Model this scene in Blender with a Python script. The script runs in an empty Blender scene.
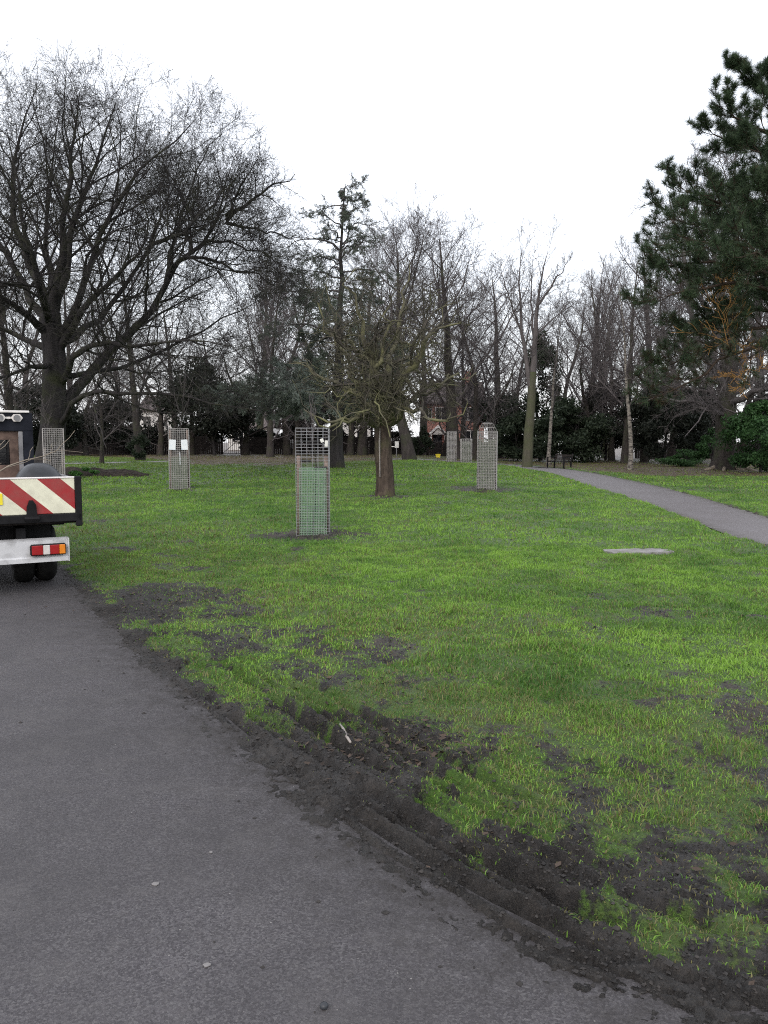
import bpy, math, random
import numpy as np
from mathutils import Vector, Matrix

R = math.radians
rng = np.random.default_rng(7)
random.seed(11)
scene = bpy.context.scene
COL = scene.collection

# ------------------------------------------------------------------ camera
CAM_Z, F, TILT = 1.6, 796.0, R(5.17)
cam_d = bpy.data.cameras.new('camera')
cam = bpy.data.objects.new('camera', cam_d)
COL.objects.link(cam)
cam.location = (0, 0, CAM_Z)
cam.rotation_euler = (math.pi / 2 - TILT, 0, 0)
cam_d.sensor_fit = 'VERTICAL'
cam_d.sensor_height = 24.0
cam_d.lens = 24.0 * F / 1024.0
cam_d.clip_end = 2000
cam_d.clip_start = 0.05
scene.camera = cam


def smooth(a, b, x):
    t = np.clip((np.asarray(x, float) - a) / (b - a), 0, 1)
    return t * t * (3 - 2 * t)


def H(x, y):
    """gentle rise of the lawn"""
    plate = 0.45 - 0.33 * smooth(1, 9, x)
    return plate * smooth(12, 40, y)


def Hf(x, y):
    return float(H(x, y))


def ray(px, py):
    a, b = (px - 384) / F, (512 - py) / F
    c, s = math.cos(TILT), math.sin(TILT)
    return (a, c + b * s, -s + b * c)


def at(px, py, Y):
    d = ray(px, py)
    k = Y / d[1]
    return (d[0] * k, Y, CAM_Z + d[2] * k)


def gnd(px, py):
    d = ray(px, py)
    lo, hi = 0.5, 400.0
    s = 0.5
    prev = s
    while s < 400:
        x, y, z = d[0] * s, d[1] * s, CAM_Z + d[2] * s
        if z < Hf(x, y):
            break
        prev = s
        s *= 1.02
    lo, hi = prev, s
    for _ in range(30):
        m = (lo + hi) / 2
        if CAM_Z + d[2] * m < Hf(d[0] * m, d[1] * m):
            hi = m
        else:
            lo = m
    return (d[0] * hi, d[1] * hi, Hf(d[0] * hi, d[1] * hi))


# ------------------------------------------------------------------ noise
def _hash(ix, iy, seed):
    h = (ix.astype(np.int64) * 374761393 + iy.astype(np.int64) * 668265263 + seed * 1442695041) & 0xFFFFFFFF
    h = ((h ^ (h >> 13)) * 1274126177) & 0xFFFFFFFF
    h = (h ^ (h >> 16)) & 0xFFFFFF
    return h / float(0xFFFFFF)


def vnoise(x, y, seed=0):
    x = np.asarray(x, float); y = np.asarray(y, float)
    ix, iy = np.floor(x), np.floor(y)
    fx, fy = x - ix, y - iy
    fx = fx * fx * (3 - 2 * fx); fy = fy * fy * (3 - 2 * fy)
    a = _hash(ix, iy, seed); b = _hash(ix + 1, iy, seed)
    c = _hash(ix, iy + 1, seed); d = _hash(ix + 1, iy + 1, seed)
    return (a * (1 - fx) + b * fx) * (1 - fy) + (c * (1 - fx) + d * fx) * fy


def fbm(x, y, seed=0, oct=4):
    s = 0; a = 0.5; f = 1; t = 0
    for o in range(oct):
        s = s + a * vnoise(x * f + 17.3 * o, y * f - 9.1 * o, seed + o)
        t += a; a *= 0.55; f *= 2.07
    return s / t


# ------------------------------------------------------------------ materials
def mat(name, build):
    m = bpy.data.materials.new(name)
    m.use_nodes = True
    nt = m.node_tree
    nt.nodes.clear()
    out = nt.nodes.new('ShaderNodeOutputMaterial')
    sh = build(nt)
    nt.links.new(sh, out.inputs['Surface'])
    return m


def N(nt, typ, **kw):
    n = nt.nodes.new(typ)
    for k, v in kw.items():
        if k.startswith('i_'):
            key = k[2:]
            key = int(key) if key.isdigit() else key.replace('_', ' ')
            s = n.inputs[key]
            if hasattr(v, 'node'):
                nt.links.new(v, s)
            else:
                s.default_value = v
        else:
            setattr(n, k, v)
    return n


def ramp(nt, fac, stops):
    n = nt.nodes.new('ShaderNodeValToRGB')
    el = n.color_ramp.elements
    while len(el) < len(stops):
        el.new(0.5)
    for e, (p, c) in zip(el, stops):
        e.position = p
        e.color = (c[0], c[1], c[2], 1) if hasattr(c, '__len__') else (c, c, c, 1)
    nt.links.new(fac, n.inputs[0])
    return n.outputs[0]


def noise(nt, scale, detail=4, rough=0.6, vec=None, coord='Object'):
    if vec is None:
        vec = N(nt, 'ShaderNodeTexCoord').outputs[coord]
    return N(nt, 'ShaderNodeTexNoise', i_Scale=scale, i_Detail=detail, i_Roughness=rough, i_Vector=vec).outputs[0]


def mixc(nt, fac, a, b, blend='MIX'):
    n = nt.nodes.new('ShaderNodeMix')
    n.data_type = 'RGBA'
    n.blend_type = blend
    for idx, v in ((0, fac), (6, a), (7, b)):
        if hasattr(v, 'node'):
            nt.links.new(v, n.inputs[idx])
        elif idx == 0:
            n.inputs[0].default_value = v
        else:
            n.inputs[idx].default_value = (v[0], v[1], v[2], 1)
    return n.outputs[2]


def math_(nt, op, a, b=0.0, clamp=False):
    n = nt.nodes.new('ShaderNodeMath')
    n.operation = op
    n.use_clamp = clamp
    for i, v in ((0, a), (1, b)):
        if hasattr(v, 'node'):
            nt.links.new(v, n.inputs[i])
        else:
            n.inputs[i].default_value = v
    return n.outputs[0]


def bsdf(nt, col, rough=0.8, metal=0.0, bump=None, bstr=0.3, bdist=0.01, spec=0.5):
    p = nt.nodes.new('ShaderNodeBsdfPrincipled')
    for key, v in (('Base Color', col), ('Roughness', rough), ('Metallic', metal), ('Specular IOR Level', spec)):
        if hasattr(v, 'node'):
            nt.links.new(v, p.inputs[key])
        else:
            p.inputs[key].default_value = (v[0], v[1], v[2], 1) if key == 'Base Color' else v
    if bump is not None:
        b = N(nt, 'ShaderNodeBump', i_Strength=bstr, i_Distance=bdist, i_Height=bump)
        nt.links.new(b.outputs[0], p.inputs['Normal'])
    return p.outputs[0]


def worn(name, c1, c2, scale=6, rough=0.6, metal=0.0, bstr=0.2, bdist=0.003, lo=0.35, hi=0.65, bscale=40, spec=0.5):
    def b(nt):
        c = ramp(nt, noise(nt, scale, 6), [(lo, c1), (hi, c2)])
        return bsdf(nt, c, rough, metal, noise(nt, bscale, 3), bstr, bdist, spec)
    return mat(name, b)


def bark(name, c1, c2, moss=None, mossamt=0.5, scale=8.0):
    def b(nt):
        tc = N(nt, 'ShaderNodeTexCoord').outputs['Object']
        mp = N(nt, 'ShaderNodeMapping', i_Vector=tc)
        mp.inputs['Scale'].default_value = (1, 1, 0.22)
        n1 = noise(nt, scale, 6, 0.65, mp.outputs[0])
        c = ramp(nt, n1, [(0.3, c1), (0.7, c2)])
        if moss:
            m = ramp(nt, noise(nt, 1.7, 5, 0.6, tc), [(0.55 - 0.3 * mossamt, 0), (0.75 - 0.2 * mossamt, 1)])
            c = mixc(nt, m, c, moss)
        return bsdf(nt, c, 0.9, 0, n1, 0.8, 0.04, 0.08)
    return mat(name, b)


M = {}
M['bark_dark'] = bark('dark beech bark', (0.020, 0.019, 0.020), (0.054, 0.050, 0.052), (0.042, 0.046, 0.028), 0.25)
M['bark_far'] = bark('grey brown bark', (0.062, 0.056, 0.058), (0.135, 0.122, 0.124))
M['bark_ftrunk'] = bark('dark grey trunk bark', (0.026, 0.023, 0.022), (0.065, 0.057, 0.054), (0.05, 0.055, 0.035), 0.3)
M['bark_moss'] = bark('mossy crab bark', (0.048, 0.044, 0.038), (0.12, 0.112, 0.09), (0.16, 0.16, 0.085), 0.42)
M['bark_crab'] = bark('dark crab bark', (0.036, 0.032, 0.029), (0.095, 0.087, 0.075), (0.105, 0.108, 0.06), 0.3, 5)
M['bark_trunk'] = bark('brown fissured bark', (0.028, 0.022, 0.019), (0.10, 0.078, 0.065), (0.07, 0.072, 0.035), 0.15, 14)
M['bark_green'] = bark('green tinged bark', (0.05, 0.048, 0.038), (0.095, 0.09, 0.07), (0.07, 0.078, 0.045), 0.6)
M['bark_red'] = bark('reddish pine bark', (0.022, 0.017, 0.015), (0.06, 0.044, 0.034))
M['twig_orange'] = bark('orange twig bark', (0.22, 0.12, 0.045), (0.34, 0.2, 0.08))
M['bark_pale'] = bark('pale bare limb bark', (0.16, 0.135, 0.11), (0.27, 0.235, 0.19))


def _birch(nt):
    tc = N(nt, 'ShaderNodeTexCoord').outputs['Object']
    mp = N(nt, 'ShaderNodeMapping', i_Vector=tc)
    mp.inputs['Scale'].default_value = (2, 2, 6)
    n1 = noise(nt, 1.6, 6, 0.7, mp.outputs[0])
    c = ramp(nt, n1, [(0.42, (0.035, 0.03, 0.028)), (0.52, (0.18, 0.165, 0.145)), (0.8, (0.27, 0.25, 0.22))])
    return bsdf(nt, c, 0.8, 0, n1, 0.4, 0.01)


M['birch'] = mat('birch bark', _birch)


def leafmat(name, c1, c2, scale=3.0, trans=0.25, rough=0.45):
    def b(nt):
        g = N(nt, 'ShaderNodeNewGeometry')
        n1 = noise(nt, scale, 3)
        f = math_(nt, 'ADD', math_(nt, 'MULTIPLY', g.outputs['Random Per Island'], 0.5), math_(nt, 'MULTIPLY', n1, 0.5))
        c = ramp(nt, f, [(0.25, c1), (0.75, c2)])
        p = bsdf(nt, c, rough, 0, None, spec=0.15)
        t = N(nt, 'ShaderNodeBsdfTranslucent', i_Color=c).outputs[0]
        m = N(nt, 'ShaderNodeMixShader', i_0=trans, i_1=p, i_2=t)
        return m.outputs[0]
    return mat(name, b)


M['needle_pine'] = leafmat('pine needles', (0.010, 0.019, 0.012), (0.082, 0.125, 0.066), 1.2)
M['needle_brown'] = leafmat('browning pine needles', (0.026, 0.020, 0.012), (0.07, 0.052, 0.03), 1.2)
M['needle_cedar'] = leafmat('cedar needles', (0.055, 0.075, 0.055), (0.125, 0.155, 0.115), 1.4)
M['needle_bough'] = leafmat('pale cedar needles', (0.14, 0.17, 0.15), (0.27, 0.31, 0.27), 1.4)
M['leaf_dark'] = leafmat('dark evergreen leaves', (0.016, 0.026, 0.016), (0.042, 0.058, 0.036), 0.8)
M['leaf_yew'] = leafmat('very dark yew leaves', (0.013, 0.017, 0.013), (0.032, 0.038, 0.03), 0.8)
M['leaf_laurel'] = leafmat('laurel leaves', (0.018, 0.045, 0.016), (0.055, 0.12, 0.042), 0.8)
M['leaf_weed'] = leafmat('weed leaves', (0.03, 0.09, 0.02), (0.07, 0.17, 0.04), 2)


def _ground(nt):
    tc = N(nt, 'ShaderNodeTexCoord').outputs['Object']
    at_g = N(nt, 'ShaderNodeAttribute', attribute_name='cover').outputs['Fac']
    at_l = N(nt, 'ShaderNodeAttribute', attribute_name='litter').outputs['Fac']
    at_d = N(nt, 'ShaderNodeAttribute', attribute_name='worn').outputs['Fac']
    n_f = noise(nt, 55, 6, 0.7, tc)
    n_m = noise(nt, 9, 6, 0.65, tc)
    n_l = noise(nt, 1.3, 5, 0.6, tc)
    mud = ramp(nt, n_m, [(0.32, (0.012, 0.0112, 0.011)), (0.52, (0.024, 0.022, 0.021)), (0.72, (0.052, 0.047, 0.044))])
    mud_dry = ramp(nt, n_f, [(0.3, (0.03, 0.025, 0.02)), (0.7, (0.10, 0.085, 0.068))])
    mud = mixc(nt, ramp(nt, noise(nt, 120, 4, 0.8, tc), [(0.5, 0), (0.68, 0.55)]), mud, (0.075, 0.066, 0.058))
    mud = mixc(nt, math_(nt, 'MULTIPLY', at_d, ramp(nt, n_m, [(0.4, 0), (0.65, 1)])), mud, mud_dry)
    grass = ramp(nt, n_f, [(0.25, (0.025, 0.05, 0.010)), (0.55, (0.055, 0.115, 0.016)), (0.8, (0.12, 0.125, 0.045))])
    grass2 = ramp(nt, n_f, [(0.25, (0.045, 0.05, 0.016)), (0.8, (0.12, 0.13, 0.05))])
    grass = mixc(nt, ramp(nt, n_l, [(0.45, 0), (0.75, 0.6)]), grass, grass2)
    fac = math_(nt, 'ADD', at_g, math_(nt, 'MULTIPLY', math_(nt, 'SUBTRACT', n_f, 0.5), 0.9))
    c = mixc(nt, ramp(nt, fac, [(0.4, 0), (0.62, 1)]), mud, grass)
    lit = ramp(nt, noise(nt, 14, 6, 0.75, tc), [(0.3, (0.035, 0.025, 0.018)), (0.55, (0.085, 0.06, 0.042)), (0.75, (0.15, 0.105, 0.07))])
    fl = math_(nt, 'ADD', at_l, math_(nt, 'MULTIPLY', math_(nt, 'SUBTRACT', n_l, 0.5), 0.7))
    c = mixc(nt, ramp(nt, fl, [(0.4, 0), (0.6, 1)]), c, lit)
    rough = ramp(nt, n_m, [(0.38, 0.26), (0.6, 0.7)])
    h = math_(nt, 'ADD', n_m, math_(nt, 'MULTIPLY', n_f, 0.5))
    n_g = noise(nt, 130, 4, 0.75, tc)
    h = math_(nt, 'ADD', h, math_(nt, 'MULTIPLY', n_g, 0.35))
    return bsdf(nt, c, rough, 0, h, 1.0, 0.035, ramp(nt, n_l, [(0.35, 0.12), (0.65, 0.5)]))


M['ground'] = mat('muddy lawn', _ground)


def _asphalt(nt):
    tc = N(nt, 'ShaderNodeTexCoord').outputs['Object']
    n_f = noise(nt, 110, 3, 0.9, tc)
    n_c = N(nt, 'ShaderNodeTexVoronoi', i_Scale=150.0, i_Vector=tc).outputs['Color']
    n_f = math_(nt, 'ADD', math_(nt, 'MULTIPLY', n_f, 0.55), math_(nt, 'MULTIPLY', N(nt, 'ShaderNodeSeparateColor', i_0=n_c).outputs[0], 0.45))
    n_b = noise(nt, 0.9, 6, 0.6, tc)
    n_m = noise(nt, 12, 5, 0.6, tc)
    base = ramp(nt, n_f, [(0.25, (0.046, 0.0435, 0.048)), (0.5, (0.086, 0.081, 0.089)), (0.72, (0.128, 0.124, 0.13)), (0.82, (0.2, 0.19, 0.19))])
    c = mixc(nt, ramp(nt, n_b, [(0.38, 0), (0.62, 0.6)]), base, (0.058, 0.056, 0.059))
    c = mixc(nt, ramp(nt, noise(nt, 3.2, 6, 0.7, tc), [(0.5, 0), (0.75, 0.5)]), c, (0.115, 0.11, 0.112))
    c = mixc(nt, ramp(nt, n_m, [(0.55, 0), (0.8, 0.4)]), c, (0.11, 0.105, 0.103))
    vor = N(nt, 'ShaderNodeTexVoronoi', i_Scale=24.0, i_Vector=tc)
    chip = ramp(nt, vor.outputs['Distance'], [(0.05, 1), (0.085, 0)])
    rare = ramp(nt, N(nt, 'ShaderNodeSeparateColor', i_0=vor.outputs['Color']).outputs[0], [(0.8, 0), (0.82, 1)])
    c = mixc(nt, math_(nt, 'MULTIPLY', chip, rare), c, (0.3, 0.29, 0.28))
    dark = ramp(nt, N(nt, 'ShaderNodeSeparateColor', i_0=vor.outputs['Color']).outputs[1], [(0.75, 0), (0.78, 1)])
    c = mixc(nt, math_(nt, 'MULTIPLY', math_(nt, 'MULTIPLY', chip, dark), 0.8), c, (0.02, 0.017, 0.014))
    # brownish mud stains thrown onto the road near its edge
    e = N(nt, 'ShaderNodeAttribute', attribute_name='edge').outputs['Fac']
    st = math_(nt, 'MULTIPLY', e, ramp(nt, noise(nt, 9, 8, 0.8, tc), [(0.3, 0), (0.75, 1)]))
    c = mixc(nt, math_(nt, 'MULTIPLY', st, 0.9), c, (0.030, 0.027, 0.026))
    h = math_(nt, 'ADD', n_f, math_(nt, 'MULTIPLY', n_m, 0.3))
    rough = ramp(nt, n_b, [(0.3, 0.5), (0.7, 0.72)])
    return bsdf(nt, c, rough, 0, h, 1.0, 0.010, 0.22)


M['asphalt'] = mat('worn damp asphalt', _asphalt)


def _path(nt):
    tc = N(nt, 'ShaderNodeTexCoord').outputs['Object']
    n_f = noise(nt, 60, 4, 0.7, tc)
    n_b = noise(nt, 0.8, 6, 0.65, tc)
    c = ramp(nt, n_f, [(0.3, (0.095, 0.088, 0.093)), (0.7, (0.18, 0.168, 0.176))])
    c = mixc(nt, ramp(nt, n_b, [(0.4, 0), (0.7, 0.45)]), c, (0.10, 0.092, 0.09))
    e = N(nt, 'ShaderNodeAttribute', attribute_name='edge').outputs['Fac']
    st = math_(nt, 'MULTIPLY', e, ramp(nt, noise(nt, 3, 6, 0.7, tc), [(0.35, 0), (0.6, 1)]))
    c = mixc(nt, math_(nt, 'MULTIPLY', st, 0.7), c, (0.05, 0.045, 0.035))
    return bsdf(nt, c, 0.5, 0, n_f, 0.3, 0.004, 0.5)


M['path'] = mat('pinkish grey path', _path)


def _blade(nt):
    c = N(nt, 'ShaderNodeAttribute', attribute_name='tint').outputs['Color']
    d = bsdf(nt, c, 0.5, 0, None, spec=0.3)
    t = N(nt, 'ShaderNodeBsdfTranslucent', i_Color=c).outputs[0]
    return N(nt, 'ShaderNodeMixShader', i_0=0.35, i_1=d, i_2=t).outputs[0]


M['blade'] = mat('grass blades', _blade)
M['dead_leaf'] = leafmat('dead leaves', (0.022, 0.017, 0.014), (0.085, 0.062, 0.048), 6, 0.1)
M['wire'] = worn('galvanised wire', (0.24, 0.24, 0.255), (0.34, 0.34, 0.355), 8, 0.5, 0.4)
M['wire_old'] = worn('dull old wire', (0.30, 0.29, 0.29), (0.42, 0.405, 0.40), 8, 0.6, 0.2)
M['wood_post'] = worn('weathered stake wood', (0.13, 0.095, 0.08), (0.25, 0.195, 0.17), 7, 0.85)
M['wood_grey'] = worn('silvery stake wood', (0.17, 0.155, 0.145), (0.29, 0.265, 0.25), 7, 0.85)
M['wood_dark'] = worn('dark wet wood', (0.014, 0.012, 0.012), (0.032, 0.027, 0.025), 9, 0.7, spec=0.12)
M['rubber'] = worn('black rubber', (0.007, 0.007, 0.007), (0.016, 0.016, 0.016), 12, 0.7, spec=0.12)
M['net_green'] = worn('green plastic netting', (0.13, 0.23, 0.15), (0.19, 0.29, 0.20), 5, 0.6)
M['net_faded'] = worn('faded grey green netting', (0.13, 0.16, 0.12), (0.19, 0.21, 0.17), 5, 0.7)
M['notice'] = worn('white laminated notice', (0.42, 0.52, 0.62), (0.66, 0.70, 0.74), 9, 0.35, lo=0.3, hi=0.5)
M['concrete'] = worn('pale concrete', (0.12, 0.115, 0.11), (0.25, 0.24, 0.245), 5, 0.85, bstr=0.5, bdist=0.01)
M['white_paint'] = worn('grubby white paint', (0.24, 0.24, 0.245), (0.50, 0.51, 0.53), 5.5, 0.5, lo=0.28, hi=0.55)
M['bright_paint'] = worn('clean white metal', (0.6, 0.58, 0.57), (0.75, 0.73, 0.72), 3, 0.5)
M['navy'] = worn('navy steel', (0.006, 0.007, 0.012), (0.015, 0.017, 0.025), 4, 0.5, spec=0.12)
M['black_steel'] = worn('black dirty steel', (0.006, 0.006, 0.007), (0.016, 0.016, 0.018), 5, 0.6, spec=0.12)
M['rust'] = worn('rusty brown panel', (0.05, 0.03, 0.023), (0.15, 0.10, 0.08), 5, 0.8)
M['tarp'] = worn('black plastic', (0.018, 0.020, 0.024), (0.045, 0.05, 0.058), 3, 0.38, bstr=0.4, bdist=0.01, bscale=12, spec=0.3)
M['glass_dark'] = worn('dark glass', (0.01, 0.011, 0.013), (0.02, 0.021, 0.024), 2, 0.1)
M['red_lens'] = worn('red lens', (0.20, 0.008, 0.01), (0.30, 0.014, 0.016), 8, 0.2)
M['amber_lens'] = worn('amber lens', (0.55, 0.16, 0.015), (0.68, 0.22, 0.02), 8, 0.2)
M['clear_lens'] = worn('clear lens', (0.45, 0.43, 0.42), (0.65, 0.62, 0.6), 8, 0.15)
M['yellow'] = worn('yellow reflective', (0.62, 0.50, 0.02), (0.8, 0.68, 0.03), 6, 0.4)
M['brick'] = None
M['fence'] = worn('dark stained boards', (0.014, 0.012, 0.012), (0.034, 0.029, 0.028), 3, 0.85, spec=0.12)
M['render_white'] = worn('cream render', (0.60, 0.59, 0.57), (0.74, 0.73, 0.71), 1.0, 0.8)
M['roof'] = worn('dark roof tiles', (0.05, 0.042, 0.042), (0.11, 0.085, 0.08), 4, 0.8)
M['soil'] = worn('dark soil', (0.02, 0.016, 0.014), (0.055, 0.045, 0.038), 6, 0.9, bstr=0.8, bdist=0.05, bscale=9, spec=0.12)
M['crumb'] = worn('wet mud crumbs', (0.010, 0.0092, 0.009), (0.042, 0.038, 0.0355), 30, 0.6, spec=0.25)
M['sign_white'] = worn('off white sign', (0.5, 0.5, 0.48), (0.68, 0.68, 0.65), 6, 0.5)
M['grey_steel'] = worn('grey steel', (0.12, 0.12, 0.13), (0.2, 0.2, 0.21), 6, 0.5)


def _chev(nt):
    tc = N(nt, 'ShaderNodeTexCoord').outputs['Object']
    s = N(nt, 'ShaderNodeSeparateXYZ', i_0=tc)
    # 45 degree bands across the board
    v = math_(nt, 'ADD', math_(nt, 'MULTIPLY', s.outputs[0], 1.0), math_(nt, 'MULTIPLY', s.outputs[2], 1.1))
    v = math_(nt, 'FRACT', math_(nt, 'ADD', math_(nt, 'MULTIPLY', v, 1.0 / 0.48), 0.04))
    f = ramp(nt, v, [(0.0, 0), (0.467, 0), (0.473, 1), (1.0, 1)])
    dirt = ramp(nt, noise(nt, 7, 7, 0.7, tc), [(0.35, 0.0), (0.75, 0.4)])
    scr = ramp(nt, noise(nt, 30, 6, 0.8, tc), [(0.66, 0.0), (0.69, 0.8)])
    c = mixc(nt, f, (0.29, 0.014, 0.018), (0.70, 0.70, 0.56))
    c = mixc(nt, scr, c, (0.55, 0.45, 0.40))
    c = mixc(nt, dirt, c, (0.16, 0.13, 0.11))
    return bsdf(nt, c, 0.45, 0, None, spec=0.4)


M['chevron'] = mat('red and cream chevron board', _chev)


def _brick(nt):
    tc = N(nt, 'ShaderNodeTexCoord').outputs['Object']
    b = N(nt, 'ShaderNodeTexBrick', i_Vector=N(nt, 'ShaderNodeMapping', i_Vector=tc, i_Rotation=(R(90), 0, 0)).outputs[0], i_Scale=1.0)
    b.inputs['Color1'].default_value = (0.30, 0.085, 0.055, 1)
    b.inputs['Color2'].default_value = (0.22, 0.065, 0.045, 1)
    b.inputs['Mortar'].default_value = (0.35, 0.3, 0.27, 1)
    b.inputs['Brick Width'].default_value = 0.23
    b.inputs['Row Height'].default_value = 0.075
    b.inputs['Mortar Size'].default_value = 0.01
    return bsdf(nt, b.outputs[0], 0.85)


M['brick'] = mat('red brick', _brick)


# ------------------------------------------------------------------ mesh tools
def mesh_np(name, V, Fq, material, parent=None, smooth_shade=False, attrs=None, loc=None, F3=None):
    """V (n,3); Fq (m,4) quads and / or F3 (k,3) triangles"""
    V = np.asarray(V, np.float32)
    me = bpy.data.meshes.new(name)
    me.vertices.add(len(V))
    me.vertices.foreach_set('co', V.ravel())
    parts, starts, tot, pos = [], [], [], 0
    for A, k in ((Fq, 4), (F3, 3)):
        if A is None or len(A) == 0:
            continue
        A = np.asarray(A, np.int32)
        parts.append(A.ravel())
        starts.append(pos + np.arange(len(A), dtype=np.int32) * k)
        tot.append(np.full(len(A), k, np.int32))
        pos += A.size
    if parts:
        L = np.concatenate(parts)
        me.loops.add(len(L))
        me.loops.foreach_set('vertex_index', L)
        S = np.concatenate(starts)
        me.polygons.add(len(S))
        me.polygons.foreach_set('loop_start', S)
        if smooth_shade:
            me.polygons.foreach_set('use_smooth', np.ones(len(S), bool))
    if attrs:
        for an, (typ, data) in attrs.items():
            a = me.attributes.new(an, typ, 'POINT')
            a.data.foreach_set('color' if typ == 'FLOAT_COLOR' else 'value', np.asarray(data, np.float32).ravel())
    me.update(calc_edges=True)
    me.validate()
    me.materials.append(material)
    o = bpy.data.objects.new(name, me)
    COL.objects.link(o)
    if parent:
        o.parent = parent
    if loc is not None:
        o.location = loc
    return o


class MB:
    """collects simple solids in local space, then links them as one mesh"""

    def __init__(self):
        self.v, self.f = [], []

    def box(self, c, s, rot=None, bev=0.0):
        cx, cy, cz = c
        hx, hy, hz = s[0] / 2, s[1] / 2, s[2] / 2
        n = len(self.v)
        b = min(bev, hx * 0.9, hy * 0.9, hz * 0.9)
        if b <= 0:
            P = [(-hx, -hy, -hz), (hx, -hy, -hz), (hx, hy, -hz), (-hx, hy, -hz), (-hx, -hy, hz), (hx, -hy, hz), (hx, hy, hz), (-hx, hy, hz)]
            Q = [(0, 3, 2, 1), (4, 5, 6, 7), (0, 1, 5, 4), (1, 2, 6, 5), (2, 3, 7, 6), (3, 0, 4, 7)]
        else:
            P, Q = [], []
            for (sx, sy, sz) in ((-1, -1, -1), (1, -1, -1), (1, 1, -1), (-1, 1, -1), (-1, -1, 1), (1, -1, 1), (1, 1, 1), (-1, 1, 1)):
                P += [(sx * hx, sy * (hy - b), sz * (hz - b)), (sx * (hx - b), sy * hy, sz * (hz - b)), (sx * (hx - b), sy * (hy - b), sz * hz)]
            X, Y, Z = (lambda i: 3 * i), (lambda i: 3 * i + 1), (lambda i: 3 * i + 2)
            Q = [(Z(0), Z(3), Z(2), Z(1)), (Z(4), Z(5), Z(6), Z(7)), (Y(0), Y(1), Y(5), Y(4)), (X(1), X(2), X(6), X(5)), (Y(2), Y(3), Y(7), Y(6)), (X(3), X(0), X(4), X(7)),
                 (Y(0), Z(0), Z(1), Y(1)), (X(1), Z(1), Z(2), X(2)), (Y(2), Z(2), Z(3), Y(3)), (X(3), Z(3), Z(0), X(0)),
                 (Y(4), Y(5), Z(5), Z(4)), (X(5), X(6), Z(6), Z(5)), (Y(6), Y(7), Z(7), Z(6)), (X(7), X(4), Z(4), Z(7)),
                 (X(0), Y(0), Y(4), X(4)), (Y(1), X(1), X(5), Y(5)), (X(2), Y(2), Y(6), X(6)), (Y(3), X(3), X(7), Y(7))]
            for i in range(8):
                Q.append((X(i), Y(i), Z(i)) if i in (1, 3, 4, 6) else (X(i), Z(i), Y(i)))
        for p in P:
            q = Vector(p)
            if rot is not None:
                q = rot @ q
            self.v.append((q.x + cx, q.y + cy, q.z + cz))
        self.f += [tuple(n + i for i in q) for q in Q]
        return self

    def bar(self, a, b, w, h=None):
        """square bar from a to b"""
        a, b = Vector(a), Vector(b)
        d = b - a
        q = d.to_track_quat('Z', 'Y').to_matrix()
        return self.box((a + b) / 2, (w, h or w, d.length), q)

    def tube(self, pts, radii, n=8, cap=True):
        pts = [Vector(p) for p in pts]
        if not hasattr(radii, '__len__'):
            radii = [radii] * len(pts)
        base = len(self.v)
        for i, p in enumerate(pts):
            t = (pts[min(i + 1, len(pts) - 1)] - pts[max(i - 1, 0)]).normalized()
            ref = Vector((0, 0, 1)) if abs(t.z) < 0.9 else Vector((1, 0, 0))
            u = t.cross(ref).normalized(); w = t.cross(u)
            for k in range(n):
                a = 2 * math.pi * k / n
                q = p + (u * math.cos(a) + w * math.sin(a)) * radii[i]
                self.v.append(tuple(q))
        for i in range(len(pts) - 1):
            for k in range(n):
                a0 = base + i * n + k; a1 = base + i * n + (k + 1) % n
                self.f.append((a0, a1, a1 + n, a0 + n))
        if cap:
            self.f.append(tuple(base + k for k in range(n))[::-1])
            self.f.append(tuple(base + (len(pts) - 1) * n + k for k in range(n)))
        return self

    def poly_prism(self, outline, axis, a, b):
        """outline: list of 2D points; extruded along axis ('x','y','z') from a to b"""
        n = len(outline); base = len(self.v)

        def P(u, v, w):
            return {'x': (w, u, v), 'y': (u, w, v), 'z': (u, v, w)}[axis]
        for w in (a, b):
            for (u, v) in outline:
                self.v.append(P(u, v, w))
        self.f.append(tuple(range(base, base + n))[::-1])
        self.f.append(tuple(range(base + n, base + 2 * n)))
        for k in range(n):
            self.f.append((base + k, base + (k + 1) % n, base + n + (k + 1) % n, base + n + k))
        return self

    def build(self, name, material, parent=None, smooth_shade=False, loc=None):
        me = bpy.data.meshes.new(name)
        me.from_pydata(self.v, [], self.f)
        if smooth_shade:
            me.polygons.foreach_set('use_smooth', [True] * len(me.polygons))
        me.update()
        me.materials.append(material)
        import bmesh
        bm = bmesh.new(); bm.from_mesh(me)
        bmesh.ops.recalc_face_normals(bm, faces=bm.faces)
        bm.to_mesh(me); bm.free()
        o = bpy.data.objects.new(name, me)
        COL.objects.link(o)
        if parent:
            o.parent = parent
        if loc is not None:
            o.location = loc
        return o


def tag(o, label, cat, group=None, kind=None):
    if label:
        o['label'] = label
    if cat:
        o['category'] = cat
    if group:
        o['group'] = group
    if kind:
        o['kind'] = kind
    return o


def thing(name, label, cat, loc=(0, 0, 0), rz=0.0, group=None):
    o = bpy.data.objects.new(name, None)
    COL.objects.link(o)
    o.empty_display_size = 0.2
    o.location = loc
    o.rotation_euler = (0, 0, rz)
    return tag(o, label, cat, group)


def dup(root, loc, rz, scl, label, group=None):
    r = root.copy(); COL.objects.link(r)
    r.location = loc; r.rotation_euler = (0, 0, rz); r.scale = scl
    r['label'] = label
    if group:
        r['group'] = group
    for ch in list(root.children):
        c = ch.copy(); COL.objects.link(c); c.parent = r
        for g in list(ch.children):
            d = g.copy(); COL.objects.link(d); d.parent = c
    return r


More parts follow.
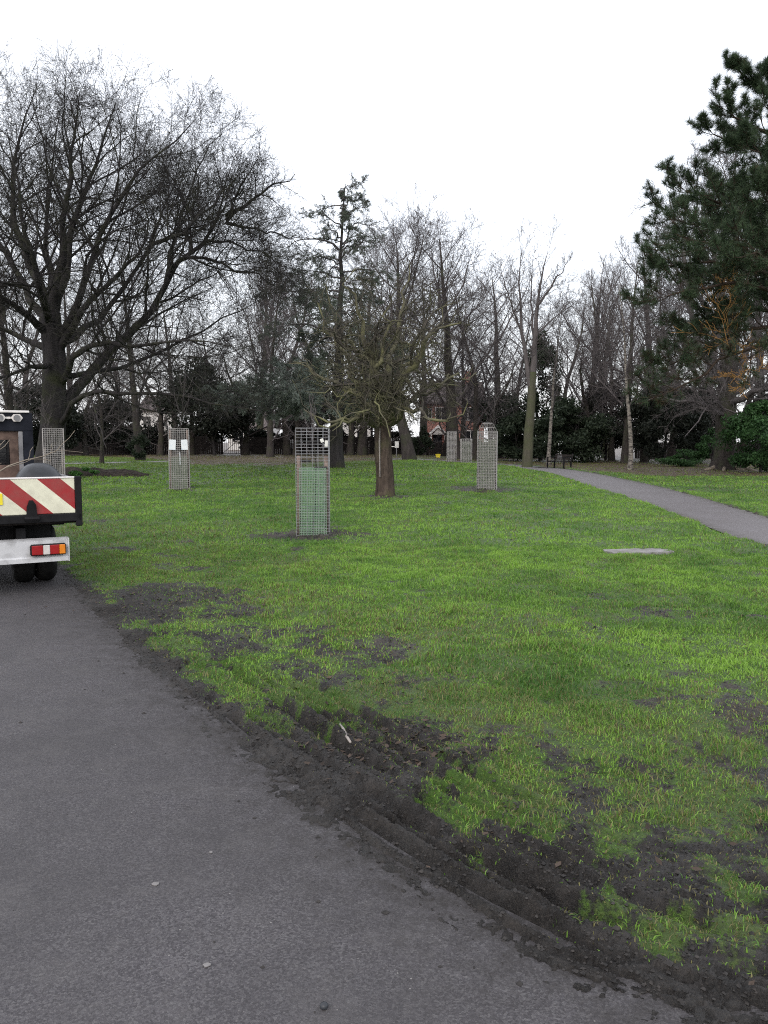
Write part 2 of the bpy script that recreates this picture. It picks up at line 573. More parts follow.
# ------------------------------------------------------------------ plan of the roads
edge_px = [(768, 1046), (690, 1022), (620, 997), (540, 962), (470, 922), (410, 882), (350, 845), (300, 806), (250, 762), (205, 718),
           (165, 686), (130, 650), (95, 612), (62, 574)]
EDGE = [(22, -2.0), (8, 0.0), (3.2, 1.25)] + [gnd(*p)[:2] for p in edge_px] + [(-6.4, 13.6), (-10.5, 19.5), (-20, 30), (-34, 38), (-70, 48)]
EDGE = np.array(EDGE)


def sdf_line(x, y, P):
    """signed distance (positive on the right of travel) and arc length"""
    best = np.full(x.shape, 1e9); sg = np.zeros(x.shape); arc = np.zeros(x.shape)
    s0 = 0.0
    for (ax, ay), (bx, by) in zip(P[:-1], P[1:]):
        dx, dy = bx - ax, by - ay
        l2 = dx * dx + dy * dy; l = math.sqrt(l2)
        t = np.clip(((x - ax) * dx + (y - ay) * dy) / l2, 0, 1)
        qx, qy = x - ax - t * dx, y - ay - t * dy
        d = np.hypot(qx, qy)
        side = (x - ax) * dy - (y - ay) * dx
        m = d < best - 1e-9
        best = np.where(m, d, best); sg = np.where(m, np.sign(side), sg); arc = np.where(m, s0 + t * l, arc)
        s0 += l
    return best * np.where(sg == 0, 1, sg), arc


ROAD_W = 5.6


def road_d(x, y):
    d, s = sdf_line(x, y, EDGE)
    ye = np.interp(x, EDGE[::-1, 0], EDGE[::-1, 1])
    return np.abs(d) * np.where(y > ye, 1, -1), s


near_px = [(768, 548), (720, 531), (680, 515), (640, 501), (600, 489), (560, 475.5), (520, 468), (490, 464.6), (452, 461.6), (410, 460.3), (382, 459.8)]
far_px = [(768, 518), (740, 509.5), (700, 497.5), (660, 487), (620, 478.5), (590, 472.5), (556, 468), (520, 465), (490, 462.6), (452, 459.8), (410, 458.6), (382, 458.2)]


def resample(P, n):
    P = np.array(P, float)
    s = np.concatenate([[0], np.cumsum(np.hypot(*np.diff(P, axis=0).T))])
    t = np.linspace(0, s[-1], n)
    return np.stack([np.interp(t, s, P[:, 0]), np.interp(t, s, P[:, 1])], 1)


def smooth_line(P, it=3):
    P = P.copy()
    for _ in range(it):
        P[1:-1] = 0.25 * P[:-2] + 0.5 * P[1:-1] + 0.25 * P[2:]
    return P


nearE = [gnd(*p)[:2] for p in near_px]; farE = [gnd(*p)[:2] for p in far_px]
# the path runs on past the right of the photograph
nearE = [(6.3, 0.6), (5.4, 4.0), (5.35, 8.0)] + nearE; farE = [(8.1, 0.2), (7.1, 4.0), (7.05, 8.0), (7.4, 12.5)] + farE
NE, FD = smooth_line(resample(nearE, 150), 6), smooth_line(resample(farE, 700), 30)
FE = np.array([FD[np.argmin(np.hypot(FD[:, 0] - p[0], FD[:, 1] - p[1]))] for p in NE])
FE = smooth_line(FE, 3)
PC = (NE + FE) / 2
PHW = np.hypot(*(FE - NE).T) / 2
FARP = np.array([(-90, 47), (-50, 44)] + [gnd(*p)[:2] for p in [(40, 464.6), (66, 464.2), (100, 463.4), (129, 462.8), (176, 461.6)]])
FARP = smooth_line(resample(FARP, 60), 3)


def strip_d(x, y, C, hw):
    """distance outside a strip of varying half width"""
    best = np.full(x.shape, 1e9)
    for i in range(len(C) - 1):
        ax, ay = C[i]; bx, by = C[i + 1]
        dx, dy = bx - ax, by - ay
        t = np.clip(((x - ax) * dx + (y - ay) * dy) / (dx * dx + dy * dy + 1e-12), 0, 1)
        d = np.hypot(x - ax - t * dx, y - ay - t * dy) - (hw[i] * (1 - t) + hw[i + 1] * t)
        best = np.minimum(best, d)
    return best


FHW = np.full(len(FARP), 0.9)
# places: guards, trees, slab (world ground points)
G1 = gnd(313, 537); G2 = gnd(487, 490.5); G3 = gnd(180, 490); G4 = gnd(55, 489)
G5 = gnd(451.5, 462.5); G6 = gnd(466, 463.5)
T1 = gnd(385, 497)
SLAB = gnd(638, 554)
MUDS = [  # bare patches: px, py, half sizes in metres, strength
    (175, 598, 1.1, 0.8, 1.5), (245, 660, 1.1, 0.55, 0.75), (420, 742, 0.6, 0.35, 0.6), (330, 720, 0.35, 0.35, 0.4), (720, 690, 0.9, 0.45, 0.7),
    (300, 536, 1.5, 0.5, 0.55), (440, 600, 0.8, 0.5, 0.45), (600, 700, 0.6, 0.3, 0.45),
    (270, 640, 0.9, 0.4, 0.55), (760, 760, 0.5, 0.3, 0.7), (450, 660, 0.7, 0.3, 0.45), (380, 640, 0.5, 0.25, 0.5), (560, 640, 0.6, 0.3, 0.4), (690, 620, 0.8, 0.3, 0.35), (200, 545, 1.2, 0.4, 0.4), (700, 850, 0.5, 0.2, 0.85)]
TYRES = [(gnd(152, 586), gnd(155, 618)), (gnd(172, 584), gnd(163, 625))]
MUDW = [(gnd(a, b), hx, hy, s) for a, b, hx, hy, s in MUDS]
LIT_PX = np.array([-400, 60, 150, 190, 300, 330, 460, 500, 560, 600, 640, 768, 900, 1300], float)
LIT_D = np.array([60, 58, 50, 37.5, 37, 42, 43.5, 45, 42, 37, 34, 33, 33, 33], float)


def litter(x, y):
    px = 384 + F * x / np.maximum(y, 0.5)
    b = np.interp(px, LIT_PX, LIT_D)
    n = fbm(x * 0.35, y * 0.35, 91) - 0.5
    return np.where(y > 5, smooth(-2.5, 2.5, y + n * 9 - b), 0.0)


def cover(x, y, d=None, arc=None, pd=None):
    """how much grass grows at a point, 0 to 1"""
    if d is None:
        d, arc = road_d(x, y)
    n1 = fbm(x * 0.9, y * 0.9, 5)
    n2 = fbm(x * 3.3, y * 3.3, 15)
    n3 = fbm(x * 9, y * 9, 25, 3)
    far = smooth(7, 13, np.hypot(x, y))
    d = d * (1 + 1.3 * smooth(3.8, 6.5, np.hypot(x, y)))
    amt = np.interp(d, [0, 0.12, 0.28, 0.42, 0.65, 1.1, 2.0, 3.5, 6], [-0.15, 0.05, 0.36, 0.50, 0.60, 0.65, 0.69, 0.77, 0.91])
    amt = amt - 0.26 * smooth(3.7, 2.9, np.hypot(x, y)) * smooth(0.8, .6, d)
    for (g, hx, hy, s) in MUDW:
        q = np.hypot((x - g[0]) / hx, (y - g[1]) / hy)
        amt = amt - s * np.exp(-q * q * 1.1) * 0.30
    for p_, q_ in TYRES:
        td, _ = sdf_line(x, y, np.array([p_[:2], q_[:2]]))
        amt = amt - 0.9 * np.exp(-(td / 0.11) ** 2)
    # worn rings round the guards and the trees
    for g, rad in ((G1, 0.75), (G2, 0.95), (G3, 0.6), (G4, 0.6), (T1, 0.55)):
        amt = amt - 1.1 * np.exp(-((x - g[0]) ** 2 + (y - g[1]) ** 2) / rad ** 2)
    mixn = 0.36 * n1 + (0.36 + 0.1 * far) * n2 + (0.28 - 0.1 * far) * n3
    c = smooth(0.30, -0.27, (0.5 - amt) * 0.66 + (0.49 - mixn) * 1.75)
    c = c * smooth(-0.02, 0.2, d)
    if pd is not None:
        c = c * smooth(-0.05, 0.1, pd)
    return np.clip(c, 0, 1)


# ------------------------------------------------------------------ ground sheet
def polar_grid(rs, ang):
    A, Rr = np.meshgrid(ang, rs)
    return Rr * np.sin(A), Rr * np.cos(A)


dense = np.linspace(R(-40), R(40), 760)
coarse = np.linspace(R(40), R(320), 70)[1:-1]
ang = np.concatenate([dense, coarse])
rs = np.concatenate([np.geomspace(0.35, 1.6, 25)[:-1], np.geomspace(1.6, 14, 560)[:-1], np.geomspace(14, 80, 190)[:-1], np.geomspace(80, 305, 26)])
X, Y = polar_grid(rs, ang)
Dr, Ar = road_d(X, Y)
Dp = strip_d(X, Y, PC, PHW)
Df = strip_d(X, Y, FARP, FHW)
pd = np.minimum(Dp, Df)
Z = H(X, Y)
n_small = fbm(X * 7, Y * 7, 3, 5) - 0.5
n_clod = fbm(X * 22, Y * 22, 8, 3) - 0.5
n_fine = fbm(X * 60, Y * 60, 18, 2) - 0.5
n_mid = fbm(X * 1.6, Y * 1.6, 4) - 0.5
CV = cover(X, Y, Dr, Ar, pd)
on_road = (Dr < 0) & (Dr > -ROAD_W)
Zg = Z + 0.006 + 0.018 * smooth(0.0, 0.25, Dr) + (0.14 * n_mid + 0.055 * (fbm(X * 3.4, Y * 3.4, 53, 3) - 0.5) * smooth(0.8, 2.5, Dr)) * smooth(0.3, 1.5, Dr) + (0.016 * n_small + 0.006 * n_clod * smooth(12, 6, Y)) * smooth(-0.05, 0.2, Dr)
# mud pushed up by tyres along the road edge: real ruts and ridges
wob = 0.10 * (fbm(Ar * 0.7, Ar * 0 + 3.1, 21) - 0.5) + 0.03 * (fbm(Ar * 3, Dr * 2, 23) - 0.5)
dd = Dr + wob
w_rut = smooth(7.5, 4.0, Y) * smooth(-0.03, 0.14, Dr) * smooth(1.25, 0.8, Dr)
rut = np.zeros_like(Z)
for c0, dep, wd in ((0.06, 0.025, 0.018), (0.14, 0.04, 0.03), (0.22, 0.035, 0.018), (0.30, 0.055, 0.035), (0.40, 0.03, 0.015), (0.47, 0.06, 0.035), (0.58, 0.04, 0.02), (0.67, 0.04, 0.03), (0.8, 0.04, 0.03)):
    amp = 0.1 + 1.5 * fbm(Ar * 0.7 + c0 * 30, Ar * 0 + c0 * 7, 31)
    rut -= dep * amp * np.exp(-np.abs((dd - c0) / wd) ** np.where(dd > c0, 3.5, 1.6))
    rut += dep * 0.75 * amp * np.exp(-((dd - c0 - wd * 1.9) / (wd * 0.7)) ** 2)
ridg = lambda n_: 1 - np.abs(2 * n_ - 1)
streak = ridg(fbm(Ar * 1.1, dd * 13, 41, 3)) - 0.6
streak2 = smooth(0.42, 0.54, fbm(Ar * 5.5, dd * 26, 43, 4)) - 0.5
plate = smooth(0.44, 0.52, fbm(X * 15, Y * 15, 46, 4)) - 0.5
crumb = smooth(0.45, 0.56, fbm(X * 42, Y * 42, 49, 3)) - 0.5
mudw = smooth(-0.02, 0.22, Dr) * smooth(1.9, 0.6, Dr) * smooth(13, 7, Y)
Zg += w_rut * rut * (0.25 + 0.75 * smooth(0.4, 0.6, fbm(X * 2.3, Y * 2.3, 77, 3))) * 1.05 + mudw * (0.022 * streak + 0.012 * streak2 + 0.004 * plate) * (1 - 0.75 * CV)
Zg += (0.005 * plate + 0.008 * crumb + 0.005 * n_fine) * (1 - CV) * smooth(11, 6, Y) * smooth(0.0, 0.15, Dr)
# tyre strips up the lawn near the truck
for (a, b) in (((152, 586), (155, 618)), ((172, 584), (163, 625))):
    p, q = gnd(*a), gnd(*b)
    td, _ = sdf_line(X, Y, np.array([p[:2], q[:2]]))
    Zg -= 0.04 * np.exp(-(td / 0.06) ** 2)
    CV *= 1 - 0.9 * np.exp(-(td / 0.08) ** 2)
# rough soil under bare patches
Zg += (1 - CV) * 0.02 * n_small * smooth(0, 0.4, Dr)
# drop below the road and the paths
k = smooth(0.10, -0.28, Dr + 0.10 * n_mid + 0.08 * streak + 0.06 * streak2 + 0.06 * plate + 0.06 * crumb) * smooth(-ROAD_W - 0.15, -ROAD_W + 0.2, Dr)
Zg = Zg * (1 - k) + (Z - 0.06) * k
kp = smooth(0.12, -0.12, pd + (0.3 * n_small + 0.25 * n_mid) * np.minimum(1, 14 / np.maximum(Y, 1)))
Zg = Zg * (1 - kp) + (Z - 0.05) * kp
LT = litter(X, Y) * smooth(0.0, 0.4, pd)
for g, rad in ((G1, 0.8), (G2, 0.95), (G3, 0.5), (T1, 0.6)):
    e = np.exp(-((X - g[0]) ** 2 + (Y - g[1]) ** 2) / rad ** 2)
    Zg += 0.03 * e
wornA = smooth(0.9, 2.0, Dr) + 0 * X
na, nr = len(ang), len(rs)
V = np.stack([X.ravel(), Y.ravel(), Zg.ravel()], 1)
ii, jj = np.meshgrid(np.arange(nr - 1), np.arange(na), indexing='ij')
a0 = (ii * na + jj).ravel(); a1 = (ii * na + (jj + 1) % na).ravel()
Q = np.stack([a0, a0 + na, a1 + na, a1], 1)[:, ::-1]
V = np.vstack([V, [[0, 0, 0.0]]])
cidx = len(V) - 1
tri = np.stack([np.arange(na), (np.arange(na) + 1) % na, np.full(na, cidx)], 1)[:, ::-1]
ap = lambda A: np.append(A.ravel(), 0)
ground = mesh_np('ground', V, Q[:, ::-1], M['ground'], None, True,
                 {'cover': ('FLOAT', ap(CV)), 'litter': ('FLOAT', ap(LT)), 'worn': ('FLOAT', ap(wornA))}, None, tri[:, ::-1])
tag(ground, 'muddy winter lawn rising gently to leaf litter under the trees', 'lawn', kind='structure')


def ground_z(x, y):
    """height of the built sheet (numpy arrays inside the dense fan)"""
    r = np.hypot(x, y); a = np.arctan2(x, y)
    fi = np.interp(r, rs, np.arange(nr)); fj = np.interp(a, dense, np.arange(len(dense)))
    i0 = np.clip(fi.astype(int), 0, nr - 2); j0 = np.clip(fj.astype(int), 0, len(dense) - 2)
    u, v = fi - i0, fj - j0
    return (Zg[i0, j0] * (1 - u) * (1 - v) + Zg[i0 + 1, j0] * u * (1 - v) + Zg[i0, j0 + 1] * (1 - u) * v + Zg[i0 + 1, j0 + 1] * u * v)


# road sheet: follows its edge line, ragged where the mud spills over it
ES = smooth_line(resample(EDGE, 420), 4)
tn = np.gradient(ES, axis=0); tn /= np.hypot(*tn.T)[:, None]
nrm = np.stack([tn[:, 1], -tn[:, 0]], 1)
offs = np.concatenate([np.linspace(0.12, -1.2, 12), np.linspace(-1.2, -ROAD_W - 0.1, 9)[1:]])
RX = ES[:, 0][:, None] + nrm[:, 0][:, None] * offs[None]
RY = ES[:, 1][:, None] + nrm[:, 1][:, None] * offs[None]
RZ = H(RX, RY) + 0.0
no = len(offs)
ii, jj = np.meshgrid(np.arange(len(ES) - 1), np.arange(no - 1), indexing='ij')
b0 = (ii * no + jj).ravel()
RQ = np.stack([b0, b0 + 1, b0 + no + 1, b0 + no], 1)
edgeA = np.broadcast_to(np.exp(-((np.maximum(0, -offs)) / 0.34)) * 1.6, RX.shape)
road = mesh_np('road', np.stack([RX.ravel(), RY.ravel(), RZ.ravel()], 1), RQ[:, ::-1], M['asphalt'], None, True, {'edge': ('FLOAT', edgeA.copy())})
tag(road, 'dark grey asphalt park road with a muddy right edge', 'road', kind='structure')


def strip_mesh(name, L, Rr, m, label, lift=0.004, across=7):
    t = np.linspace(-0.03, 1.03, across)
    PX = L[:, 0][:, None] * (1 - t) + Rr[:, 0][:, None] * t
    PY = L[:, 1][:, None] * (1 - t) + Rr[:, 1][:, None] * t
    PZ = H(PX, PY) + lift
    ii, jj = np.meshgrid(np.arange(len(L) - 1), np.arange(across - 1), indexing='ij')
    b0 = (ii * across + jj).ravel()
    q = np.stack([b0, b0 + 1, b0 + across + 1, b0 + across], 1)
    e = np.broadcast_to(np.abs(t * 2 - 1) ** 6, PX.shape).copy()
    o = mesh_np(name, np.stack([PX.ravel(), PY.ravel(), PZ.ravel()], 1), q, m, None, True, {'edge': ('FLOAT', e)})
    return tag(o, label, 'path', kind='structure')


strip_mesh('footpath', NE, FE, M['path'], 'grey tarmac footpath curving away through the lawn on the right')
tnf = np.gradient(FARP, axis=0); tnf /= np.hypot(*tnf.T)[:, None]
nf = np.stack([tnf[:, 1], -tnf[:, 0]], 1) * 0.9
strip_mesh('path', FARP + nf, FARP - nf, M['path'], 'thin pale path crossing the far lawn on the left', 0.02)


# ------------------------------------------------------------------ grass
def scatter(r0, r1, half, dens):
    n = int(half * (r1 * r1 - r0 * r0) * dens)
    r = np.sqrt(rng.uniform(r0 * r0, r1 * r1, n)); a = rng.uniform(-half, half, n)
    return r * np.sin(a), r * np.cos(a), r


def blades(x, y, r, hgt, wid, segs, name, label):
    n = len(x)
    z = ground_z(x, y) - 0.004
    yaw = rng.uniform(0, 2 * math.pi, n)
    ca, sa = np.cos(yaw), np.sin(yaw)
    lean = rng.uniform(0.15, 1.15, n)
    ly = yaw + rng.uniform(-1.5, 1.5, n) + math.pi / 2
    lx, lyy = np.cos(ly) * lean, np.sin(ly) * lean
    P = np.stack([x, y, z], 1)
    S = np.stack([ca, sa, 0 * ca], 1) * (wid / 2)[:, None]
    tip = P + np.stack([lx * hgt, lyy * hgt, hgt * np.clip(1 - 0.42 * lean, 0.3, 1)], 1)
    if segs == 2:
        mid = P + np.stack([lx * hgt * 0.28, lyy * hgt * 0.28, hgt * 0.6 * np.clip(1 - 0.2 * lean, 0.3, 1)], 1)
        V = np.stack([P - S, P + S, mid + S * 0.75, mid - S * 0.75, tip], 1).reshape(-1, 3)
        b = np.arange(n) * 5
        Qd = np.stack([b, b + 1, b + 2, b + 3], 1); Td = np.stack([b + 3, b + 2, b + 4], 1); rep = 5
    else:
        V = np.stack([P - S, P + S, tip], 1).reshape(-1, 3)
        b = np.arange(n) * 3
        Qd = None; Td = np.stack([b, b + 1, b + 2], 1); rep = 3
    # colour of each blade: deep green, fresh green, straw
    pn = fbm(x * 0.8, y * 0.8, 44); pn2 = fbm(x * 3.1, y * 3.1, 47)
    u = rng.uniform(0, 1, n)
    g = np.clip(0.5 * u + 1.1 * (pn2 - 0.5) + 1.3 * (pn - 0.5) + 0.3, 0, 1)[:, None]
    dk = np.array([0.048, 0.13, 0.026]); br = np.array([0.22, 0.39, 0.058])
    c = dk * (1 - g) + br * g
    d, _ = road_d(x, y)
    straw = (rng.uniform(0, 1, n) < np.clip(0.045 + 0.6 * (fbm(x * 0.9 + 5, y * 0.9, 61) - 0.44) + 0.34 * smooth(4.5, .6, d), 0.04, 0.6))[:, None]
    st = np.array([0.21, 0.20, 0.085]) * rng.uniform(0.5, 1.1, n)[:, None]
    c = np.where(straw, st, c)
    # thinner, browner sward toward the leaf litter
    dry = (litter(x, y) * 0.8 + 0.45 * smooth(27, 38, y) * (x < 0) + 0.15 * smooth(24, 36, y))[:, None]
    c = c * (1 - dry * 0.6) + np.array([0.13, 0.115, 0.05]) * dry * 0.6
    C = np.concatenate([c, np.ones((n, 1))], 1)
    C = np.repeat(C, rep, 0)
    o = mesh_np(name, V, Qd, M['blade'], None, False, {'tint': ('FLOAT_COLOR', C)}, None, Td)
    return tag(o, label, 'grass', kind='stuff')


def grass_zone(r0, r1, half, dens, h0, h1, w0, segs, name, label):
    x, y, r = scatter(r0, r1, half, dens)
    d, a = road_d(x, y)
    keep = (d > 0.03) | (d < -ROAD_W - 0.05)
    x, y, r, d, a = x[keep], y[keep], r[keep], d[keep], a[keep]
    p = np.minimum(strip_d(x, y, PC, PHW), strip_d(x, y, FARP, FHW))
    c = cover(x, y, d, a, p) * (1 - 0.9 * litter(x, y))
    # sparse single blades survive on bare soil
    c = np.maximum(c, 0.3 * smooth(0.3, 0.7, d) * (p > 0.05))
    # leave the stone slab free
    sl = ((x - SLAB[0]) / 0.47) ** 2 + ((y - SLAB[1]) / 0.24) ** 2
    c = np.where(sl < 0.8, 0, c)
    c = np.where(d < 0, np.where(d < -ROAD_W - 0.05, 0.9, 0), c)
    keep = rng.uniform(0, 1, len(x)) < c
    x, y, r, d = x[keep], y[keep], r[keep], d[keep]
    tuft = fbm(x * 5, y * 5, 71)
    cc_ = c[keep]
    h = rng.uniform(h0, h1, len(x)) * (0.5 + 0.5 * cc_) * (0.2 + 1.7 * tuft ** 1.3) * (0.75 + 0.25 * smooth(0.3, 2, d))
    w = w0 * rng.uniform(0.7, 1.4, len(x))
    return blades(x, y, r, h, w, segs, name, label)


grass_zone(1.8, 5.2, R(39), 7500, 0.022, 0.056, 0.0042, 2, 'grass', 'short patchy winter grass nearest the muddy road edge')
grass_zone(5.2, 12, R(39), 3600, 0.026, 0.064, 0.0065, 2, 'grass', 'bright green short grass across the middle of the lawn')
grass_zone(12, 26, R(39), 620, 0.04, 0.085, 0.016, 1, 'grass', 'bright green grass round the tree guards and crab tree')
grass_zone(26, 62, R(38), 130, 0.05, 0.11, 0.04, 1, 'grass', 'duller thin grass towards the far trees')

# dead leaves lying on mud and lawn
x, y, r = scatter(2.2, 13, R(38), 46)
d, a = road_d(x, y)
c = cover(x, y, d, a)
clump = np.zeros(len(x))
for (gx, gy, rad, s) in ((gnd(425, 748)[0], gnd(425, 748)[1], 0.42, 1.0), (gnd(390, 760)[0], gnd(390, 760)[1], 0.35, 0.9), (gnd(180, 605)[0], gnd(180, 605)[1], 0.9, 0.45), (gnd(360, 700)[0], gnd(360, 700)[1], 0.5, 0.5)):
    clump = np.maximum(clump, s * np.exp(-((x - gx) ** 2 + (y - gy) ** 2) / rad ** 2))
keep = rng.uniform(0, 1, len(x)) < np.where(d < 0.05, 0.0, 0.10 + 0.3 * (1 - c) + clump)
x, y = x[keep], y[keep]
extra = []
for (cx, cy, s, nn) in ((425, 748, 0.30, 150), (385, 752, 0.22, 70), (180, 602, 0.55, 90), (350, 690, 0.4, 60)):
    g = gnd(cx, cy)
    extra.append(np.stack([rng.normal(g[0], s, nn), rng.normal(g[1], s * 0.6, nn)], 1))
E = np.vstack(extra)
x = np.concatenate([x, E[:, 0]]); y = np.concatenate([y, E[:, 1]])
d, a = road_d(x, y)
zz = np.where(d < -0.15, 0.004, ground_z(x, y)) + 0.008
n = len(x)
yaw = rng.uniform(0, 6.28, n); L = rng.uniform(0.009, 0.026, n); W = L * rng.uniform(0.35, 0.6, n)
P = np.stack([x, y, zz], 1)
ux = np.stack([np.cos(yaw), np.sin(yaw), rng.uniform(-0.3, 0.3, n)], 1); uy = np.stack([-np.sin(yaw), np.cos(yaw), rng.uniform(-0.4, 0.4, n)], 1)
cup = np.stack([0 * x, 0 * x, L * rng.uniform(0.1, 0.45, n)], 1)
LV = np.stack([P - ux * L[:, None] + cup, P - uy * W[:, None] + cup * 0.8, P + ux * L[:, None] + cup, P + uy * W[:, None] + cup * 0.8, P], 1).reshape(-1, 3)
b = np.arange(n) * 5
LT3 = np.vstack([np.stack([b + i, b + (i + 1) % 4, b + 4], 1) for i in range(4)])
tag(mesh_np('dead_leaves', LV, None, M['dead_leaf'], None, True, None, None, LT3), 'small brown dead leaves scattered over mud and grass', 'dead leaves', kind='stuff')

# crumbs of mud on the road
x, y, r = scatter(1.9, 10, R(38), 60)
d, a = road_d(x, y)
keep = (d < 0.1) & (d > -4) & (rng.uniform(0, 1, len(x)) < 0.018 + 0.9 * np.exp(np.minimum(0, d) / 0.16))
x, y = x[keep], y[keep]
z = H(x, y) + 0.002
mx, my, r = scatter(1.9, 8, R(38), 3000)
d, a = road_d(mx, my)
keep = (d > 0.0) & (rng.uniform(0, 1, len(mx)) < (1 - cover(mx, my, d, a)) * np.interp(d, [0, .5, 1.2, 3], [.9, .9, .45, .15]) * fbm(mx * 4, my * 4, 57) * 1.5)
mx, my = mx[keep], my[keep]
z = np.concatenate([z, ground_z(mx, my) + 0.001]); x = np.concatenate([x, mx]); y = np.concatenate([y, my])
n = len(x); s = 0.0026 + 0.0078 * rng.uniform(0, 1, n) ** 1.8 * np.where(rng.uniform(0, 1, n) < 0.1, 1.8, 1)
base = np.array([(1, 0, 0), (0, 1, 0), (-1, 0, 0), (0, -1, 0), (0, 0, 0.65), (0, 0, -0.4)])
CVv = (base[None] * rng.uniform(0.6, 1.4, (n, 6, 1))) * s[:, None, None] + np.stack([x, y, z], 1)[:, None]
b = np.arange(n) * 6
T3 = np.vstack([np.stack([b + i, b + (i + 1) % 4, b + 4], 1) for i in range(4)])
tag(mesh_np('mud_crumbs', CVv.reshape(-1, 3), None, M['crumb'], None, False, None, None, T3), 'dark crumbs of mud lying on the verge and dropped on the asphalt', 'mud crumbs', kind='stuff')


# ------------------------------------------------------------------ tree generator
def vadd(a, b, k=1.0):
    return (a[0] + b[0] * k, a[1] + b[1] * k, a[2] + b[2] * k)


def vnorm(a):
    l = math.sqrt(a[0] * a[0] + a[1] * a[1] + a[2] * a[2]) or 1e-9
    return (a[0] / l, a[1] / l, a[2] / l)


def vcross(a, b):
    return (a[1] * b[2] - a[2] * b[1], a[2] * b[0] - a[0] * b[2], a[0] * b[1] - a[1] * b[0])


